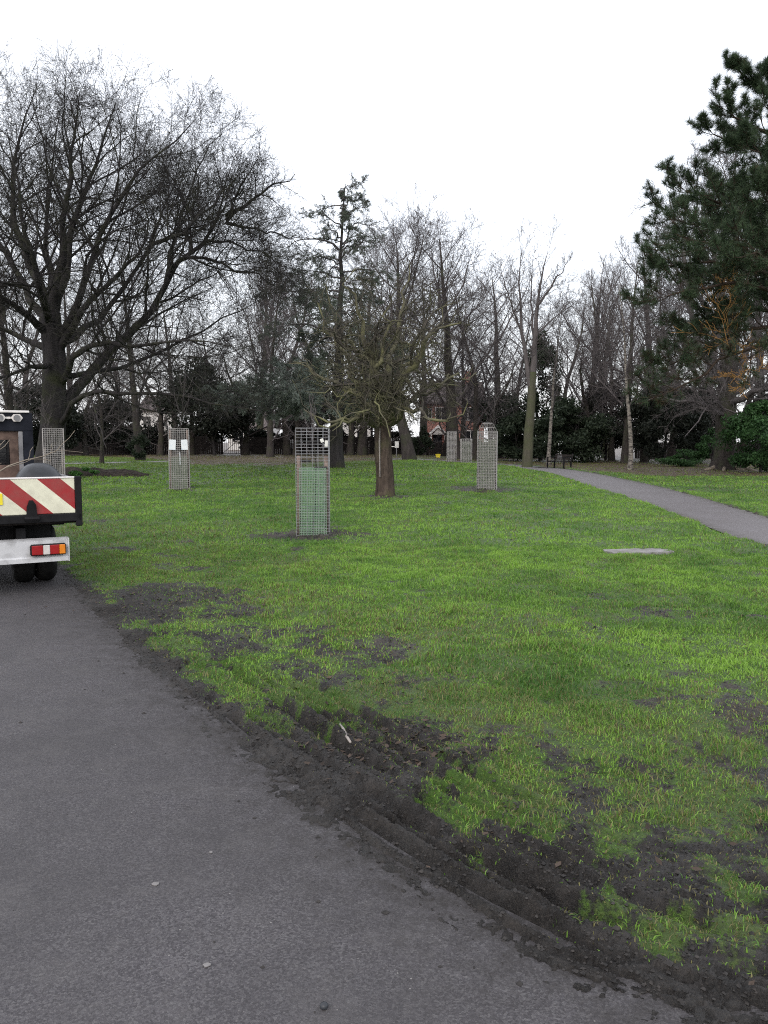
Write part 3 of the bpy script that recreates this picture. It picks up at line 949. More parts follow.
class Tree:
    def __init__(self, seed, P, env=None):
        self.r = random.Random(seed)
        self.P = P
        self.env = env
        self.tubes = []     # (level, pts, radii)

    def line(self, p, d, L, r, lev, tip=0.25):
        P, rn = self.P, self.r
        n = P['seg'][lev]; w = P['wig'][lev]; tr = P['trop'][lev]
        st = L / n
        pts = [p]; rad = [r]
        for i in range(1, n + 1):
            d = vnorm((d[0] + rn.gauss(0, w), d[1] + rn.gauss(0, w), d[2] + rn.gauss(0, w) + tr))
            p = vadd(p, d, st)
            pts.append(p); rad.append(max(P['rmin'], r * (1 - (1 - tip) * i / n)))
        return pts, rad

    def spawn(self, pts, rad, L, lev, t0=None, count=None):
        """children of a limb of level lev"""
        P, rn = self.P, self.r
        if lev >= P['max']:
            return
        n = count if count is not None else max(1, int(round(P['n'][lev] * rn.uniform(0.8, 1.2))))
        t0 = P['t0'][lev] if t0 is None else t0
        az = rn.uniform(0, 6.28)
        m = len(pts) - 1
        nt_ = P.get('fan', 2)
        for j in range(n + nt_):
            t = t0 + (1 - t0) * (j + rn.random()) / n if j < n else 0.999
            f = t * m; i = min(int(f), m - 1); u = f - i
            a, b = pts[i], pts[i + 1]
            p = (a[0] + (b[0] - a[0]) * u, a[1] + (b[1] - a[1]) * u, a[2] + (b[2] - a[2]) * u)
            rr = rad[i] + (rad[i + 1] - rad[i]) * u
            d = vnorm((b[0] - a[0], b[1] - a[1], b[2] - a[2]))
            ref = (0, 0, 1) if abs(d[2]) < 0.9 else (1, 0, 0)
            uu = vnorm(vcross(d, ref)); vv = vcross(d, uu)
            az += 2.4 + rn.uniform(-0.5, 0.5)
            th = R(P['ang'][lev]) * (rn.uniform(0.7, 1.25) if j < n else rn.uniform(0.15, 0.6))
            ca, sa = math.cos(az) * math.sin(th), math.sin(az) * math.sin(th)
            c = math.cos(th)
            cd = vnorm((d[0] * c + uu[0] * ca + vv[0] * sa, d[1] * c + uu[1] * ca + vv[1] * sa, d[2] * c + uu[2] * ca + vv[2] * sa + P['lift'][lev]))
            cl = L * P['ratio'][lev] * (1.2 - 0.7 * min(t, .8)) * rn.uniform(0.7, 1.25)
            cl = min(cl, P['lmax'][lev])
            if self.env:
                k = 0
                while k < 5 and not self.env(vadd(p, cd, cl)):
                    cl *= 0.62; k += 1
                if cl < 0.12:
                    continue
            cr = max(P['rmin'], min(rr * P['rr'][lev], 0.006 + cl * P['thick']))
            cp, crad = self.line(p, cd, cl, cr, lev + 1)
            self.tubes.append((lev + 1, cp, crad))
            self.spawn(cp, crad, cl, lev + 1)

    def grow(self, p, d, L, r, tip=0.2):
        pts, rad = self.line(p, d, L, r, 0, tip)
        self.tubes.append((0, pts, rad))
        self.spawn(pts, rad, L, 0)
        return pts, rad

    def guided(self, pts, r0, r1, lev=1, jit=0.05, t0=0.15, count=None, n=10, spawn=True):
        """a limb along given points"""
        P = np.array(pts, float)
        s = np.concatenate([[0], np.cumsum(np.linalg.norm(np.diff(P, axis=0), axis=1))])
        t = np.linspace(0, s[-1], n + 1)
        Q = np.stack([np.interp(t, s, P[:, k]) for k in range(3)], 1)
        Q[1:-1] = 0.25 * Q[:-2] + 0.5 * Q[1:-1] + 0.25 * Q[2:]
        for i in range(1, len(Q)):
            Q[i] += [self.r.gauss(0, jit) for _ in range(3)]
        q = [tuple(v) for v in Q]
        rad = [r0 + (r1 - r0) * (i / n) ** 0.85 for i in range(n + 1)]
        self.tubes.append((lev, q, rad))
        if spawn:
            self.spawn(q, rad, s[-1], lev, t0, count)
        return q, rad

    def tips(self, lev):
        return [(t[1][-1], t[1][-2]) for t in self.tubes if t[0] >= lev]

    def arrays(self, levels, origin=(0, 0, 0)):
        groups = {}
        for lev, pts, rad in self.tubes:
            if lev not in levels:
                continue
            sides = 12 if (lev == 0 and rad[0] > 0.08) else 7 if rad[0] > 0.06 else 5 if rad[0] > 0.02 else 3
            groups.setdefault((len(pts), sides), []).append((pts, rad))
        VV, FF, off = [], [], 0
        for (n, s), lst in groups.items():
            Pn = np.array([l[0] for l in lst]) - np.array(origin)
            Rn = np.array([l[1] for l in lst])
            T = np.gradient(Pn, axis=1)
            T /= np.linalg.norm(T, axis=2, keepdims=True) + 1e-9
            mean = Pn[:, -1] - Pn[:, 0]
            mean /= np.linalg.norm(mean, axis=1, keepdims=True) + 1e-9
            ref = np.where(np.abs(mean[:, 2:3]) < 0.8, np.array([[0, 0, 1.0]]), np.array([[1.0, 0, 0]]))[:, None, :]
            U = np.cross(T, np.broadcast_to(ref, T.shape)); U /= np.linalg.norm(U, axis=2, keepdims=True) + 1e-9
            W = np.cross(T, U)
            a = np.arange(s) * 2 * math.pi / s
            V = Pn[:, :, None] + Rn[:, :, None, None] * (U[:, :, None] * np.cos(a)[None, None, :, None] + W[:, :, None] * np.sin(a)[None, None, :, None])
            B = len(lst)
            V = V.reshape(-1, 3)
            bb, ii, kk = np.meshgrid(np.arange(B), np.arange(n - 1), np.arange(s), indexing='ij')
            q0 = (bb * n * s + ii * s + kk).ravel(); q1 = (bb * n * s + ii * s + (kk + 1) % s).ravel()
            FF.append(np.stack([q0, q1, q1 + s, q0 + s], 1) + off)
            VV.append(V); off += len(V)
        if not VV:
            return np.zeros((0, 3)), np.zeros((0, 4), int)
        return np.vstack(VV), np.vstack(FF)

    def build(self, root, mtrunk, mcrown, origin=(0, 0, 0), trunk_levels=(0,), crown_name='crown'):
        V, Fq = self.arrays(trunk_levels, origin)
        mesh_np('trunk', V, Fq, mtrunk, root, True)
        lv = sorted({t[0] for t in self.tubes} - set(trunk_levels))
        V, Fq = self.arrays(lv, origin)
        if len(V):
            mesh_np(crown_name, V, Fq, mcrown, root, True)


def flare(pts, rad, k=1.6, h=0.12):
    """swell the lowest ring of a trunk"""
    rad = list(rad)
    rad[0] *= k
    return rad


PB = dict(seg=[9, 8, 6, 4, 3, 2], wig=[0.06, 0.11, 0.15, 0.18, 0.2, 0.2], trop=[0.02, 0.06, 0.06, 0.05, 0.03, 0.02], rmin=0.0045,
          n=[12, 12, 9, 6, 4, 0], t0=[0.25, 0.2, 0.12, 0.12, 0.1, 0], ang=[50, 45, 46, 44, 40, 40], lift=[0.12, 0.14, 0.1, 0.06, 0.03, 0],
          ratio=[0.55, 0.5, 0.5, 0.52, 0.55, 0.5], lmax=[9, 4.5, 2.3, 1.2, 0.6, 0.4], rr=[0.6, 0.55, 0.6, 0.6, 0.7, 0.7], thick=0.016, max=5)


def pars(**kw):
    d = dict(PB)
    d.update(kw)
    return d


# ------------------------------------------------------------------ 1: the great bare tree on the left
YT = 27.0


def A(px, py, dy=0.0):
    py = 300 - (300 - py) * 0.92 if py < 300 else py
    return at(px, py, YT + dy)


c0 = A(70, 300)
envr = 8.2


def env_big(p):
    x, y, z = (p[0] - c0[0]) / 8.3, (p[1] - YT) / 6.8, (p[2] - c0[2]) / 7.2
    return (abs(x) ** 2.8 + abs(y) ** 2.8 + abs(z) ** 2.8) < 1.0 and p[2] > 2.1


base = (A(48, 480)[0], YT, Hf(A(48, 480)[0], YT))
bt = Tree(3, pars(max=5, fan=2, rmin=.0033, thick=.0115, rr=[.6, .5, .55, .6, .7, .7], n=[0, 16, 9, 6, 3, 0], trop=[.02, .03, .025, .02, .01, 0], wig=[.06, .13, .18, .22, .22, .2], ang=[50, 52, 52, 48, 42, 38], lift=[0.1, 0.13, 0.10, 0.06, 0.03, 0], lmax=[9, 4.2, 2.3, 1.2, 0.65, 0.4]), env_big)
q, rd = bt.guided([(base[0], base[1], base[2] - 0.1), (base[0] + 0.02, YT, base[2] + 0.5), A(52, 430), A(55, 400), A(55, 360), A(53, 335), A(51, 313)], 0.78, 0.50, 0, 0.02, spawn=False, n=12)
bt.tubes[-1] = (0, q, [0.68, 0.52, 0.46, 0.43, 0.41, 0.40, 0.39, 0.385, 0.38, 0.37, 0.36, 0.34, 0.30])
LIMBS = [
    ([A(51, 318), A(38, 280, .4), A(18, 225, .9), A(12, 180, 1.0), A(18, 130, .8), A(34, 78, .6)], .30, .03),
    ([A(52, 318), A(58, 275, -.4), A(62, 220, -.8), A(68, 170, -1.2), A(74, 118, -1.5), A(80, 75, -1.8)], .27, .03),
    ([A(53, 318), A(70, 240, .6), A(84, 185, 1.2), A(100, 132, 1.6), A(116, 85, 1.8)], .27, .03),
    ([A(56, 340), A(84, 288, -.7), A(100, 240, -1.2), A(108, 203, -1.5), A(128, 172, -1.6), A(165, 128, -1.5), A(196, 108, -1.4)], .22, .025),
    ([A(58, 352), A(92, 300, -1.0), A(122, 270, -1.6), A(146, 246, -2.2), A(152, 222, -2.5), A(142, 190, -2.7)], .22, .03),
    ([A(146, 246, -2.2), A(180, 228, -2.3), A(206, 200, -2.0), A(236, 170, -1.8)], .11, .02),
    ([A(55, 420), A(77, 384, .5), A(104, 356, 1.0), A(130, 335, 1.2), A(150, 312, 1.2), A(166, 280, 1.0), A(182, 256, .6), A(205, 236, .4), A(226, 214, .2), A(226, 186, 0), A(214, 150, -.2)], .33, .03),
    ([A(226, 214, .2), A(250, 192, .2), A(276, 176, .4), A(296, 166, .6)], .12, .02), ([A(226, 216, .2), A(252, 222, .8), A(278, 226, 1.2), A(299, 240, 1.5)], .09, .02),
    ([A(205, 236, .4), A(232, 235, -1.2), A(262, 246, -2.0), A(288, 262, -2.4)], .08, .02), ([A(166, 280, 1.0), A(186, 190, 3.0), A(206, 140, 3.6), A(220, 118, 3.8)], .12, .02),
    ([A(226, 208, .2), A(240, 176, -.6), A(258, 145, -.8)], .09, .02),
    ([A(182, 256, .6), A(208, 254, -.4), A(246, 268, -1.0), A(292, 292, -1.4)], .10, .02),
    ([A(190, 248, .6), A(190, 215, 1.6), A(200, 180, 2.0), A(196, 150, 2.4)], .10, .02),
    ([A(60, 385), A(80, 348, -1.4), A(102, 343, -2.2), A(135, 347, -3.0), A(185, 338, -3.8), A(232, 345, -4.2)], .19, .025),
    ([A(60, 425), A(78, 398, -1.5), A(95, 391, -2.0), A(130, 393, -2.4), A(190, 399, -2.6), A(262, 410, -2.8)], .17, .02),
    ([A(49, 335), A(25, 312, -1.2), A(-8, 290, -2.2), A(-50, 262, -3)], .24, .03),
    ([A(49, 350), A(20, 335, .8), A(-20, 325, 1.4), A(-70, 320, 2)], .20, .03),
    ([A(50, 330), A(20, 275, 2), A(-15, 220, 3), A(-40, 160, 3.5), A(-50, 120, 3.6)], .25, .03),
    ([A(50, 325), A(52, 280, 2.4), A(45, 220, 3.8), A(50, 160, 4.4), A(60, 100, 4.6)], .24, .03),
    ([A(50, 325), A(40, 285, -2.4), A(28, 240, -3.4), A(20, 180, -4.0), A(10, 120, -4.4)], .24, .03),
    ([A(58, 345), A(100, 320, 2.6), A(140, 260, 4.0), A(165, 200, 4.6), A(180, 150, 4.8)], .22, .03),
    ([A(57, 375), A(110, 370, 3), A(160, 352, 4.0), A(215, 325, 4.4), A(262, 300, 4.5)], .18, .02),
    ([A(56, 360), A(30, 370, -1.5), A(0, 378, -2.5), A(-40, 372, -3.5)], .16, .02),
]
for pts, r0, r1 in LIMBS:
    bt.guided(pts, r0 * .68, .012, 1, 0.05, 0.25 if r0 > .14 else 0.1, None, 11)
t = thing('bare_tree', 'huge spreading bare tree with many limbs behind the flatbed truck', 'tree', base)
bt.build(t, M['bark_dark'], M['bark_dark'], base)

# ------------------------------------------------------------------ 2: the mossy crab tree in the middle
YC = T1[1]


def C(px, py, dy=0.0):
    return at(px, py, YC + dy)


cc = C(384, 350)


def env_crab(p):
    x, y, z = (p[0] - cc[0]) / 2.75, (p[1] - YC) / 2.4, (p[2] - cc[2]) / 2.3
    return x * x + y * y + z * z < 1.0 and p[2] > 1.35


ct = Tree(8, pars(max=4, fan=1, seg=[9, 8, 8, 6, 4, 2], wig=[.05, .22, .36, .4, .4, .3], trop=[0, .0, -.02, -.03, -.03, 0], n=[0, 10, 6, 3, 0, 0], ang=[60, 66, 66, 62, 50, 40],
                  lift=[.1, .0, -.02, -.02, -.02, 0], ratio=[.5, .72, .62, .58, .5, .5], lmax=[4, 2.2, 1.25, .75, .3, .2], thick=0.018, rmin=0.0058), env_crab)
q, rd = ct.guided([(T1[0], T1[1], T1[2] - .08), C(385, 488), C(384, 460), C(382, 440), C(383, 425), C(384, 412)], .30, .20, 0, .012, spawn=False, n=8)
ct.tubes[-1] = (0, q, [.29, .25, .235, .23, .225, .22, .22, .225, .20])
CL = [
    ([C(383, 420), C(376, 395, .2), C(374, 372, .4), C(372, 358, .5), C(350, 350, .3), C(330, 330, 0), C(318, 305, -.2)], .13, .02),
    ([C(384, 420), C(392, 400, -.2), C(400, 380, -.3), C(418, 362, -.5), C(420, 345, -.6), C(440, 332, -.7), C(462, 325, -.8)], .13, .02),
    ([C(384, 415), C(388, 380, .4), C(392, 340, .7), C(402, 300, .9), C(410, 268, 1)], .11, .015),
    ([C(382, 415), C(374, 380, -.5), C(366, 340, -.8), C(356, 300, -1.0), C(350, 270, -1.1)], .11, .015),
    ([C(380, 425), C(360, 418, -.7), C(345, 420, -1.1), C(325, 425, -1.3), C(308, 412, -1.5)], .08, .014),
    ([C(388, 425), C(410, 412, -.8), C(428, 415, -1.0), C(452, 420, -1.1), C(468, 408, -1.2)], .08, .014),
    ([C(382, 418), C(364, 400, .8), C(340, 385, 1.4), C(312, 372, 1.7), C(292, 362, 1.9)], .09, .014),
    ([C(388, 418), C(416, 395, .9), C(446, 380, 1.4), C(474, 372, 1.7)], .09, .014),
    ([C(383, 415), C(378, 370, -1.0), C(388, 325, -1.4), C(392, 290, -1.5)], .09, .014),
    ([C(386, 412), C(404, 372, 1.0), C(434, 330, 1.5), C(452, 296, 1.7)], .09, .014),
    ([C(380, 412), C(350, 375, 1.2), C(334, 330, 1.6), C(328, 290, 1.6)], .09, .014),
    ([C(381, 428), C(376, 405, -1.2), C(384, 402, -1.5), C(372, 415, -1.7), C(394, 432, -1.9)], .045, .012),
    ([C(386, 424), C(396, 405, -1.1), C(415, 415, -1.5), C(430, 425, -1.8)], .05, .010),
    ([C(379, 424), C(362, 408, -1.4), C(344, 412, -1.7), C(334, 428, -1.9)], .05, .010),
    ([C(379, 424), C(352, 395, -1.4), C(330, 390, -1.8), C(310, 398, -2.0)], .05, .010),
]
for pts, r0, r1 in CL[:11]:
    ct.guided(pts, r0 * 1.15, r1 * .8, 1, .08, .15, None, 12)
cl_ = Tree(18, ct.P, env_crab)
for pts, r0, r1 in CL[11:] + [CL[4], CL[6], CL[7]]:
    cl_.guided([(a, b - .06, c) for a, b, c in pts], r0 * .8, r1, 1, .07, .12, 6, 11)
t = thing('crab_tree', 'small twisted mossy bare tree standing on the lawn in the middle', 'tree', T1)
V, Fq = ct.arrays([1], T1)
mesh_np('limbs', V, Fq, M['bark_moss'], t, True)
ct.tubes = [u for u in ct.tubes if u[0] != 1]
ct.build(t, M['bark_trunk'], M['bark_crab'], T1)
V, Fq = cl_.arrays([1, 2, 3], T1)
mesh_np('mossy_branches', V, Fq, M['bark_moss'], t, True)
# pale scar of bare wood on its trunk
s = MB().tube([(C(380, 486)[0] - T1[0], -.262, C(380, 486)[2] - T1[2] + .25), (C(379.5, 450)[0] - T1[0], -.232, C(380, 450)[2] - T1[2] + .2), (C(380, 432)[0] - T1[0], -.222, C(380, 428)[2] - T1[2])], [.012, .022, .014], 6)
s.build('bark_scar', M['wood_grey'], t)


# ------------------------------------------------------------------ bare tree kinds for the background
def bare_kind(seed, P, height, r, name, mt, mc, label, env=None, twin=False, lean=(0, 0, 1)):
    tr = Tree(seed, P, env)
    pts, rad = tr.line((0, 0, -.1), lean, height * 0.93, r, 0, 0.08)
    rad[0] *= 1.3
    tr.tubes.append((0, pts, rad))
    tr.spawn(pts, rad, height, 0)
    if twin:
        d = (0.16, 0.05, 1)
        p2, r2 = tr.line(pts[3], vnorm(d), height * 0.62, rad[3] * .7, 0, .1)
        tr.tubes.append((0, p2, r2)); tr.spawn(p2, r2, height * .7, 0, 0.1)
    t = thing(name, label, 'tree')
    tr.build(t, mt, mc)
    t['h'] = height
    return t


def ell(rx, rz, cz):
    def f(p):
        return (p[0] / rx) ** 2 + (p[1] / rx) ** 2 + ((p[2] - cz) / rz) ** 2 < 1
    return f


P_broad = pars(max=4, fan=1, n=[15, 9, 6, 4, 0], t0=[.2, .15, .1, .1, 0], ang=[52, 50, 48, 44, 40], lift=[.22, .14, .08, .04, 0], ratio=[.5, .5, .5, .5, .5], lmax=[7, 3.4, 1.9, 1.1, .5],
               seg=[10, 7, 5, 4, 3], wig=[.07, .11, .15, .18, .2], rmin=.0052, thick=.012)
P_up = pars(max=4, fan=1, n=[20, 8, 5, 3, 0], t0=[.25, .2, .1, .1, 0], ang=[38, 34, 36, 38, 40], lift=[.5, .35, .2, .1, 0], ratio=[.38, .42, .5, .5, .5], lmax=[5, 2.2, 1.3, .8, .5],
            seg=[10, 7, 5, 3, 3], wig=[.035, .08, .12, .15, .2], rmin=.0052, thick=.011)
P_dense = pars(max=4, fan=1, n=[19, 8, 6, 4, 0], t0=[.08, .1, .1, .1, 0], ang=[62, 52, 50, 46, 40], lift=[.12, .10, .06, .03, 0], ratio=[.42, .5, .5, .5, .5], lmax=[5.5, 2.8, 1.6, 1, .5],
               seg=[10, 7, 5, 4, 3], wig=[.09, .14, .18, .2, .2], rmin=.0055, thick=.011)
P_birch = pars(max=4, fan=1, n=[16, 7, 5, 3, 0], t0=[.32, .15, .1, .1, 0], ang=[44, 42, 40, 40, 40], lift=[.3, .12, -.06, -.14, 0], ratio=[.3, .42, .5, .55, .5], lmax=[3.4, 1.6, 1, .7, .5],
               seg=[10, 6, 5, 4, 3], wig=[.028, .1, .14, .15, .2], trop=[.02, .03, -.03, -.08, -.1], rmin=.006, thick=.010)

BG = []


def zt(px, py, Y):
    return at(px, py, Y)


def place(first, used, kind, px, Y, top, label, rz=None, wide=1.0, group=None):
    x = at(px, 440, Y)[0]
    z = Hf(x, Y)
    ht = at(px, top, Y)[2] - z
    s = ht / first['h']
    rz = random.uniform(0, 6.28) if rz is None else rz
    sc = (s * wide, s * wide, s)
    if not used:
        first.location = (x, Y, z); first.rotation_euler = (0, 0, rz); first.scale = sc
        first['label'] = label
        if group:
            first['group'] = group
        used.append(first)
        return first
    o = dup(first, (x, Y, z), rz, sc, label, group)
    used.append(o)
    return o


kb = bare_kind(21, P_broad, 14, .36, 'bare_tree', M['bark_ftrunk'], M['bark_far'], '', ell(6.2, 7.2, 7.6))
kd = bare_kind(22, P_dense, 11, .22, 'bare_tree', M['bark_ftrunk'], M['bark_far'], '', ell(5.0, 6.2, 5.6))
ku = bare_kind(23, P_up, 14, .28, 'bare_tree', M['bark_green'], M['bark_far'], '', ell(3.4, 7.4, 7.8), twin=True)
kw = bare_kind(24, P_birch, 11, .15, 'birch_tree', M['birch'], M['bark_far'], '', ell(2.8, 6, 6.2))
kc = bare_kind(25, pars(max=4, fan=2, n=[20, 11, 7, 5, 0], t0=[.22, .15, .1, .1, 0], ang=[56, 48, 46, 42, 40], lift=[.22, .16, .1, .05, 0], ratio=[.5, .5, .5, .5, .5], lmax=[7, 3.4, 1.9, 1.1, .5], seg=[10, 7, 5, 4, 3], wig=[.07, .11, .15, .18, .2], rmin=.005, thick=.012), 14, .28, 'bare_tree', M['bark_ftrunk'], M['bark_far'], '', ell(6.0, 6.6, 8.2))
ub, ud, uu_, uw, uc = [], [], [], [], []
G_FAR = 'bare trees along the far edge of the park'

# the ones the photo shows apart
place(kc, uc, 'c', 410, 46, 200, 'round crowned bare tree with a broad trunk right behind the twisted crab', 0.4, 1.2)
place(kb, ub, 'b', 456, 53, 222, 'grey bare tree whose crown rises between the crab and the grey wooden guard', 2.2, 1.1)
place(kw, uw, 'w', 548.5, 46, 292, 'pale slender birch rising just behind the bench', 1.0, 0.9)
place(kw, uw, 'w', 631, 39.5, 262, 'slim pale birch with a dark peeling foot on the grass right of the bench', 2.6, 0.9)
place(kb, ub, 'b', 140, 44, 240, 'stout bare tree with ivy at its foot, left of the guard with notices', 2.0, 0.8)
place(kd, ud, 'd', 101, 37.5, 318, 'small dark bare tree with a thin leaning trunk right of the truck', .5, 0.75)
place(kd, ud, 'd', 270, 52, 272, 'bushy bare tree left of the green netted guard by the dark fence', 1.5, 1.0)
place(kd, ud, 'd', 287, 60, 262, 'second trunk close behind the bushy bare tree by the dark fence', 3.1, 1.0)
place(kb, ub, 'b', 362, 60, 250, 'thin trunked bare tree seen between the cedar and the twisted crab', 4.1, .9)
place(kd, ud, 'd', 475, 56, 258, 'leaning multi limbed bare tree behind the grey wooden tree guard', 5.2, .9)
place(kd, ud, 'd', 462, 62, 290, 'low bare tree standing in front of the red brick house', 0.9, .9)
place(kb, ub, 'b', 626, 50, 248, 'dark trunked bare tree just behind the slim birch with the peeling foot', 3.4, .75)
place(kb, ub, 'b', 12, 36, 205, 'bare tree with a leaning trunk at the left edge behind the truck cab', 1.1, .8)
# the row behind
row = [(-130, 60, 200, kb, ub, 'bare tree of the far row beyond the left edge, outermost'), (-60, 66, 230, kd, ud, 'bare tree of the far row left of the truck'),
       (30, 62, 250, kd, ud, 'bare tree of the far row straight behind the truck headboard'), (75, 68, 262, kb, ub, 'bare tree of the far row behind the wire guard next to the truck'),
       (120, 70, 290, kd, ud, 'bare tree of the far row behind the small dark leaning tree'), (178, 66, 285, kb, ub, 'bare tree of the far row behind the guard with white notices'),
       (215, 70, 300, kd, ud, 'bare tree of the far row behind the dark round evergreen'), (258, 72, 246, ku, uu_, 'tall upright bare tree of the far row left of the cedar'),
       (318, 70, 262, kd, ud, 'bare tree of the far row behind the cedar'), (386, 74, 280, kd, ud, 'bare tree of the far row behind the crab trunk'),
       (423, 74, 262, kb, ub, 'bare tree of the far row growing beside the red brick house'), (498, 68, 258, kb, ub, 'bare tree of the far row above the grey wooden guard'),
       (516, 74, 296, kd, ud, 'low bare tree of the far row left of the twin stemmed tree'), (566, 62, 278, kd, ud, 'bare tree of the far row right above the bench'),
       (586, 70, 262, kb, ub, 'bare tree of the far row between the bench and the slim birch'), (606, 64, 268, ku, uu_, 'thin upright bare tree of the far row left of the slim birch'),
       (612, 56, 292, kd, ud, 'spreading low bare tree behind the grass left of the slim birch'),
       (655, 64, 236, kb, ub, 'bare tree of the far row between the slim birch and the pine'), (672, 58, 262, kd, ud, 'bare tree of the far row below the pine tip'),
       (700, 66, 210, kb, ub, 'bare tree of the far row behind the pine'), (765, 62, 220, kb, ub, 'bare tree of the far row behind the laurel on the right'),
       (830, 58, 200, kd, ud, 'bare tree of the far row beyond the right edge'), (920, 60, 180, kb, ub, 'bare tree of the far row beyond the right edge, outermost')]
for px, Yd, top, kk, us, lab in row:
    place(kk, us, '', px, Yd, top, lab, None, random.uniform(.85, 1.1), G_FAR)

for i, (px, Yd, top, lab) in enumerate([(20, 54, 345, 'bushy bare thicket tree left of the wire guard by the truck'), (85, 57, 352, 'bushy bare thicket tree right behind the soil heap'),
        (160, 58, 340, 'bushy bare thicket tree just left of the guard with white notices'), (192, 60, 345, 'bushy bare thicket tree just right of the guard with white notices'),
        (245, 59, 338, 'bushy bare thicket tree right of the dark round evergreen'), (296, 58, 345, 'bushy bare thicket tree directly behind the green netted guard'),
        (350, 60, 330, 'bushy bare thicket tree between cedar trunk and crab trunk'), (384, 61, 335, 'bushy bare thicket tree hidden behind the crab crown'), (446, 66, 345, 'bushy bare thicket tree above the porch of the red house'),
        (492, 58, 345, 'bushy bare thicket tree behind the cap of the grey wooden guard'), (585, 56, 338, 'bushy bare thicket tree behind the bench'), (645, 53, 335, 'bushy bare thicket tree between slim birch and yew'),
        (690, 54, 330, 'bushy bare thicket tree over the low spreading shrub'), (745, 52, 320, 'bushy bare thicket tree above the large laurel')]):
    place(kd, ud, '', px, Yd, top, lab, None, 1.5, 'bare thicket trees before the far fence')

# ------------------------------------------------------------------ the tall twin stemmed tree by the bench
YTW = 43.0


def W_(px, py, dy=0.):
    return at(px, py, YTW + dy)


tb0 = (W_(527, 467)[0], YTW, Hf(W_(527, 467)[0], YTW))
tw = Tree(77, pars(max=4, fan=2, n=[0, 12, 6, 4, 0], seg=[9, 6, 5, 4, 3], wig=[.03, .08, .12, .16, .2], ang=[40, 42, 42, 42, 40], lift=[.3, .3, .12, .06, 0], ratio=[.4, .34, .45, .5, .5], lmax=[5, 2.6, 1.3, .8, .5], rmin=.005, thick=.010, t0=[0, .15, .15, .1, 0]))
tw.guided([(tb0[0], tb0[1], tb0[2] - .1), W_(527.5, 455), W_(529, 430), W_(531, 400), W_(532.5, 372)], .30, .2, 0, .01, spawn=False, n=8)
for pts, r0 in (([W_(531.5, 392), W_(526, 365), W_(521, 330, .2), W_(519.5, 290, .3), W_(520, 268, .3), W_(520.5, 252, .3)], .17), ([W_(532.5, 374), W_(535, 340, -.2), W_(538, 300, -.3), W_(543, 270, -.4), W_(547, 252, -.4)], .2),
                ([W_(538, 305, -.3), W_(552, 286, -.8), W_(568, 262, -1.2)], .08), ([W_(534, 345), W_(531, 300, .9), W_(532, 268, 1.2)], .09), ([W_(536, 335), W_(553, 318, .7), W_(572, 306, 1.2)], .07), ([W_(521, 330, .2), W_(508, 296, -.4), W_(502, 272, -.7)], .07)):
    tw.guided(pts, r0, .014, 1, .03, .12, None, 9)
t = thing('bare_tree', 'tall twin stemmed bare tree with a green tinged trunk left of the bench', 'tree', tb0)
tw.build(t, M['bark_green'], M['bark_far'], tb0)

# ------------------------------------------------------------------ 3: right hand bare tree with flared roots
TR = gnd(725, 470.5)
YR = TR[1]


def D(px, py, dy=0.0):
    return at(px, py, YR + dy)


cr0 = D(735, 300)


def env_r(p):
    return ((p[0] - cr0[0]) / 6.2) ** 2 + ((p[1] - YR) / 5.5) ** 2 + ((p[2] - cr0[2]) / 8.0) ** 2 < 1 and p[2] > 1.6


rt = Tree(31, pars(max=5, n=[0, 11, 9, 6, 4, 0], wig=[.05, .13, .17, .2, .22, .2], rmin=.006, lift=[.1, .2, .1, .02, -.03, 0], lmax=[8, 3.8, 2, 1.1, .6, .4]), env_r)
q, rd = rt.guided([(TR[0], TR[1], TR[2] - .1), D(725, 460), D(725, 440), D(725, 420), D(727, 400), D(728, 370), D(732, 320)], .6, .32, 0, .02, spawn=False, n=9)
rt.tubes[-1] = (0, q, [.85, .55, .47, .45, .44, .43, .42, .40, .38, .33])
RL = [([D(727, 405), D(745, 370, 1), D(758, 320, 1.6), D(764, 260, 2), D(768, 200, 2)], .25, .03), ([D(728, 400), D(705, 360, -1), D(690, 310, -2), D(682, 250, -2.4), D(690, 190, -2.5)], .22, .03),
      ([D(730, 350), D(722, 290, .8), D(712, 230, 1.2), D(705, 170, 1.4)], .2, .03), ([D(731, 340), D(742, 270, -1), D(738, 210, -1.4), D(735, 160, -1.5)], .2, .03),
      ([D(725, 415), D(700, 405, -2), D(672, 398, -3), D(645, 400, -3.6)], .14, .02), ([D(726, 410), D(708, 385, 2), D(680, 355, 3), D(655, 330, 3.4)], .15, .02),
      ([D(728, 405), D(760, 390, -2), D(800, 360, -3), D(830, 330, -3.4)], .18, .02), ([D(726, 412), D(715, 398, -2.2), D(700, 420, -3.2), D(684, 438, -3.6)], .09, .015),
      ([D(728, 395), D(770, 370, 2), D(800, 300, 3), D(820, 240, 3.4)], .2, .03), ([D(730, 360), D(700, 300, 2.5), D(676, 240, 3.5), D(668, 200, 3.8)], .18, .03)]
for pts, r0, r1 in RL:
    rt.guided(pts, r0, r1, 1, .06, .15, None, 10)
t = thing('bare_tree', 'broad bare tree with pale flared roots between the pine and the laurel', 'tree', TR)
rt.build(t, M['bark_ftrunk'], M['bark_far'], TR)
for (dx, dy, w) in ((-1.3, -.5, .09), (1.25, -.6, .10), (-.6, -1.2, .07), (.55, -1.3, .08), (1.6, .1, .07)):
    m = MB().tube([(dx * .22, dy * .22, .42), (dx * .5, dy * .5, .14), (dx * .8, dy * .8, .04), (dx, dy, -.03)], [.16, w * 1.2, w, w * .5], 8)
    m.build('root', M['bark_pale'], t, True)

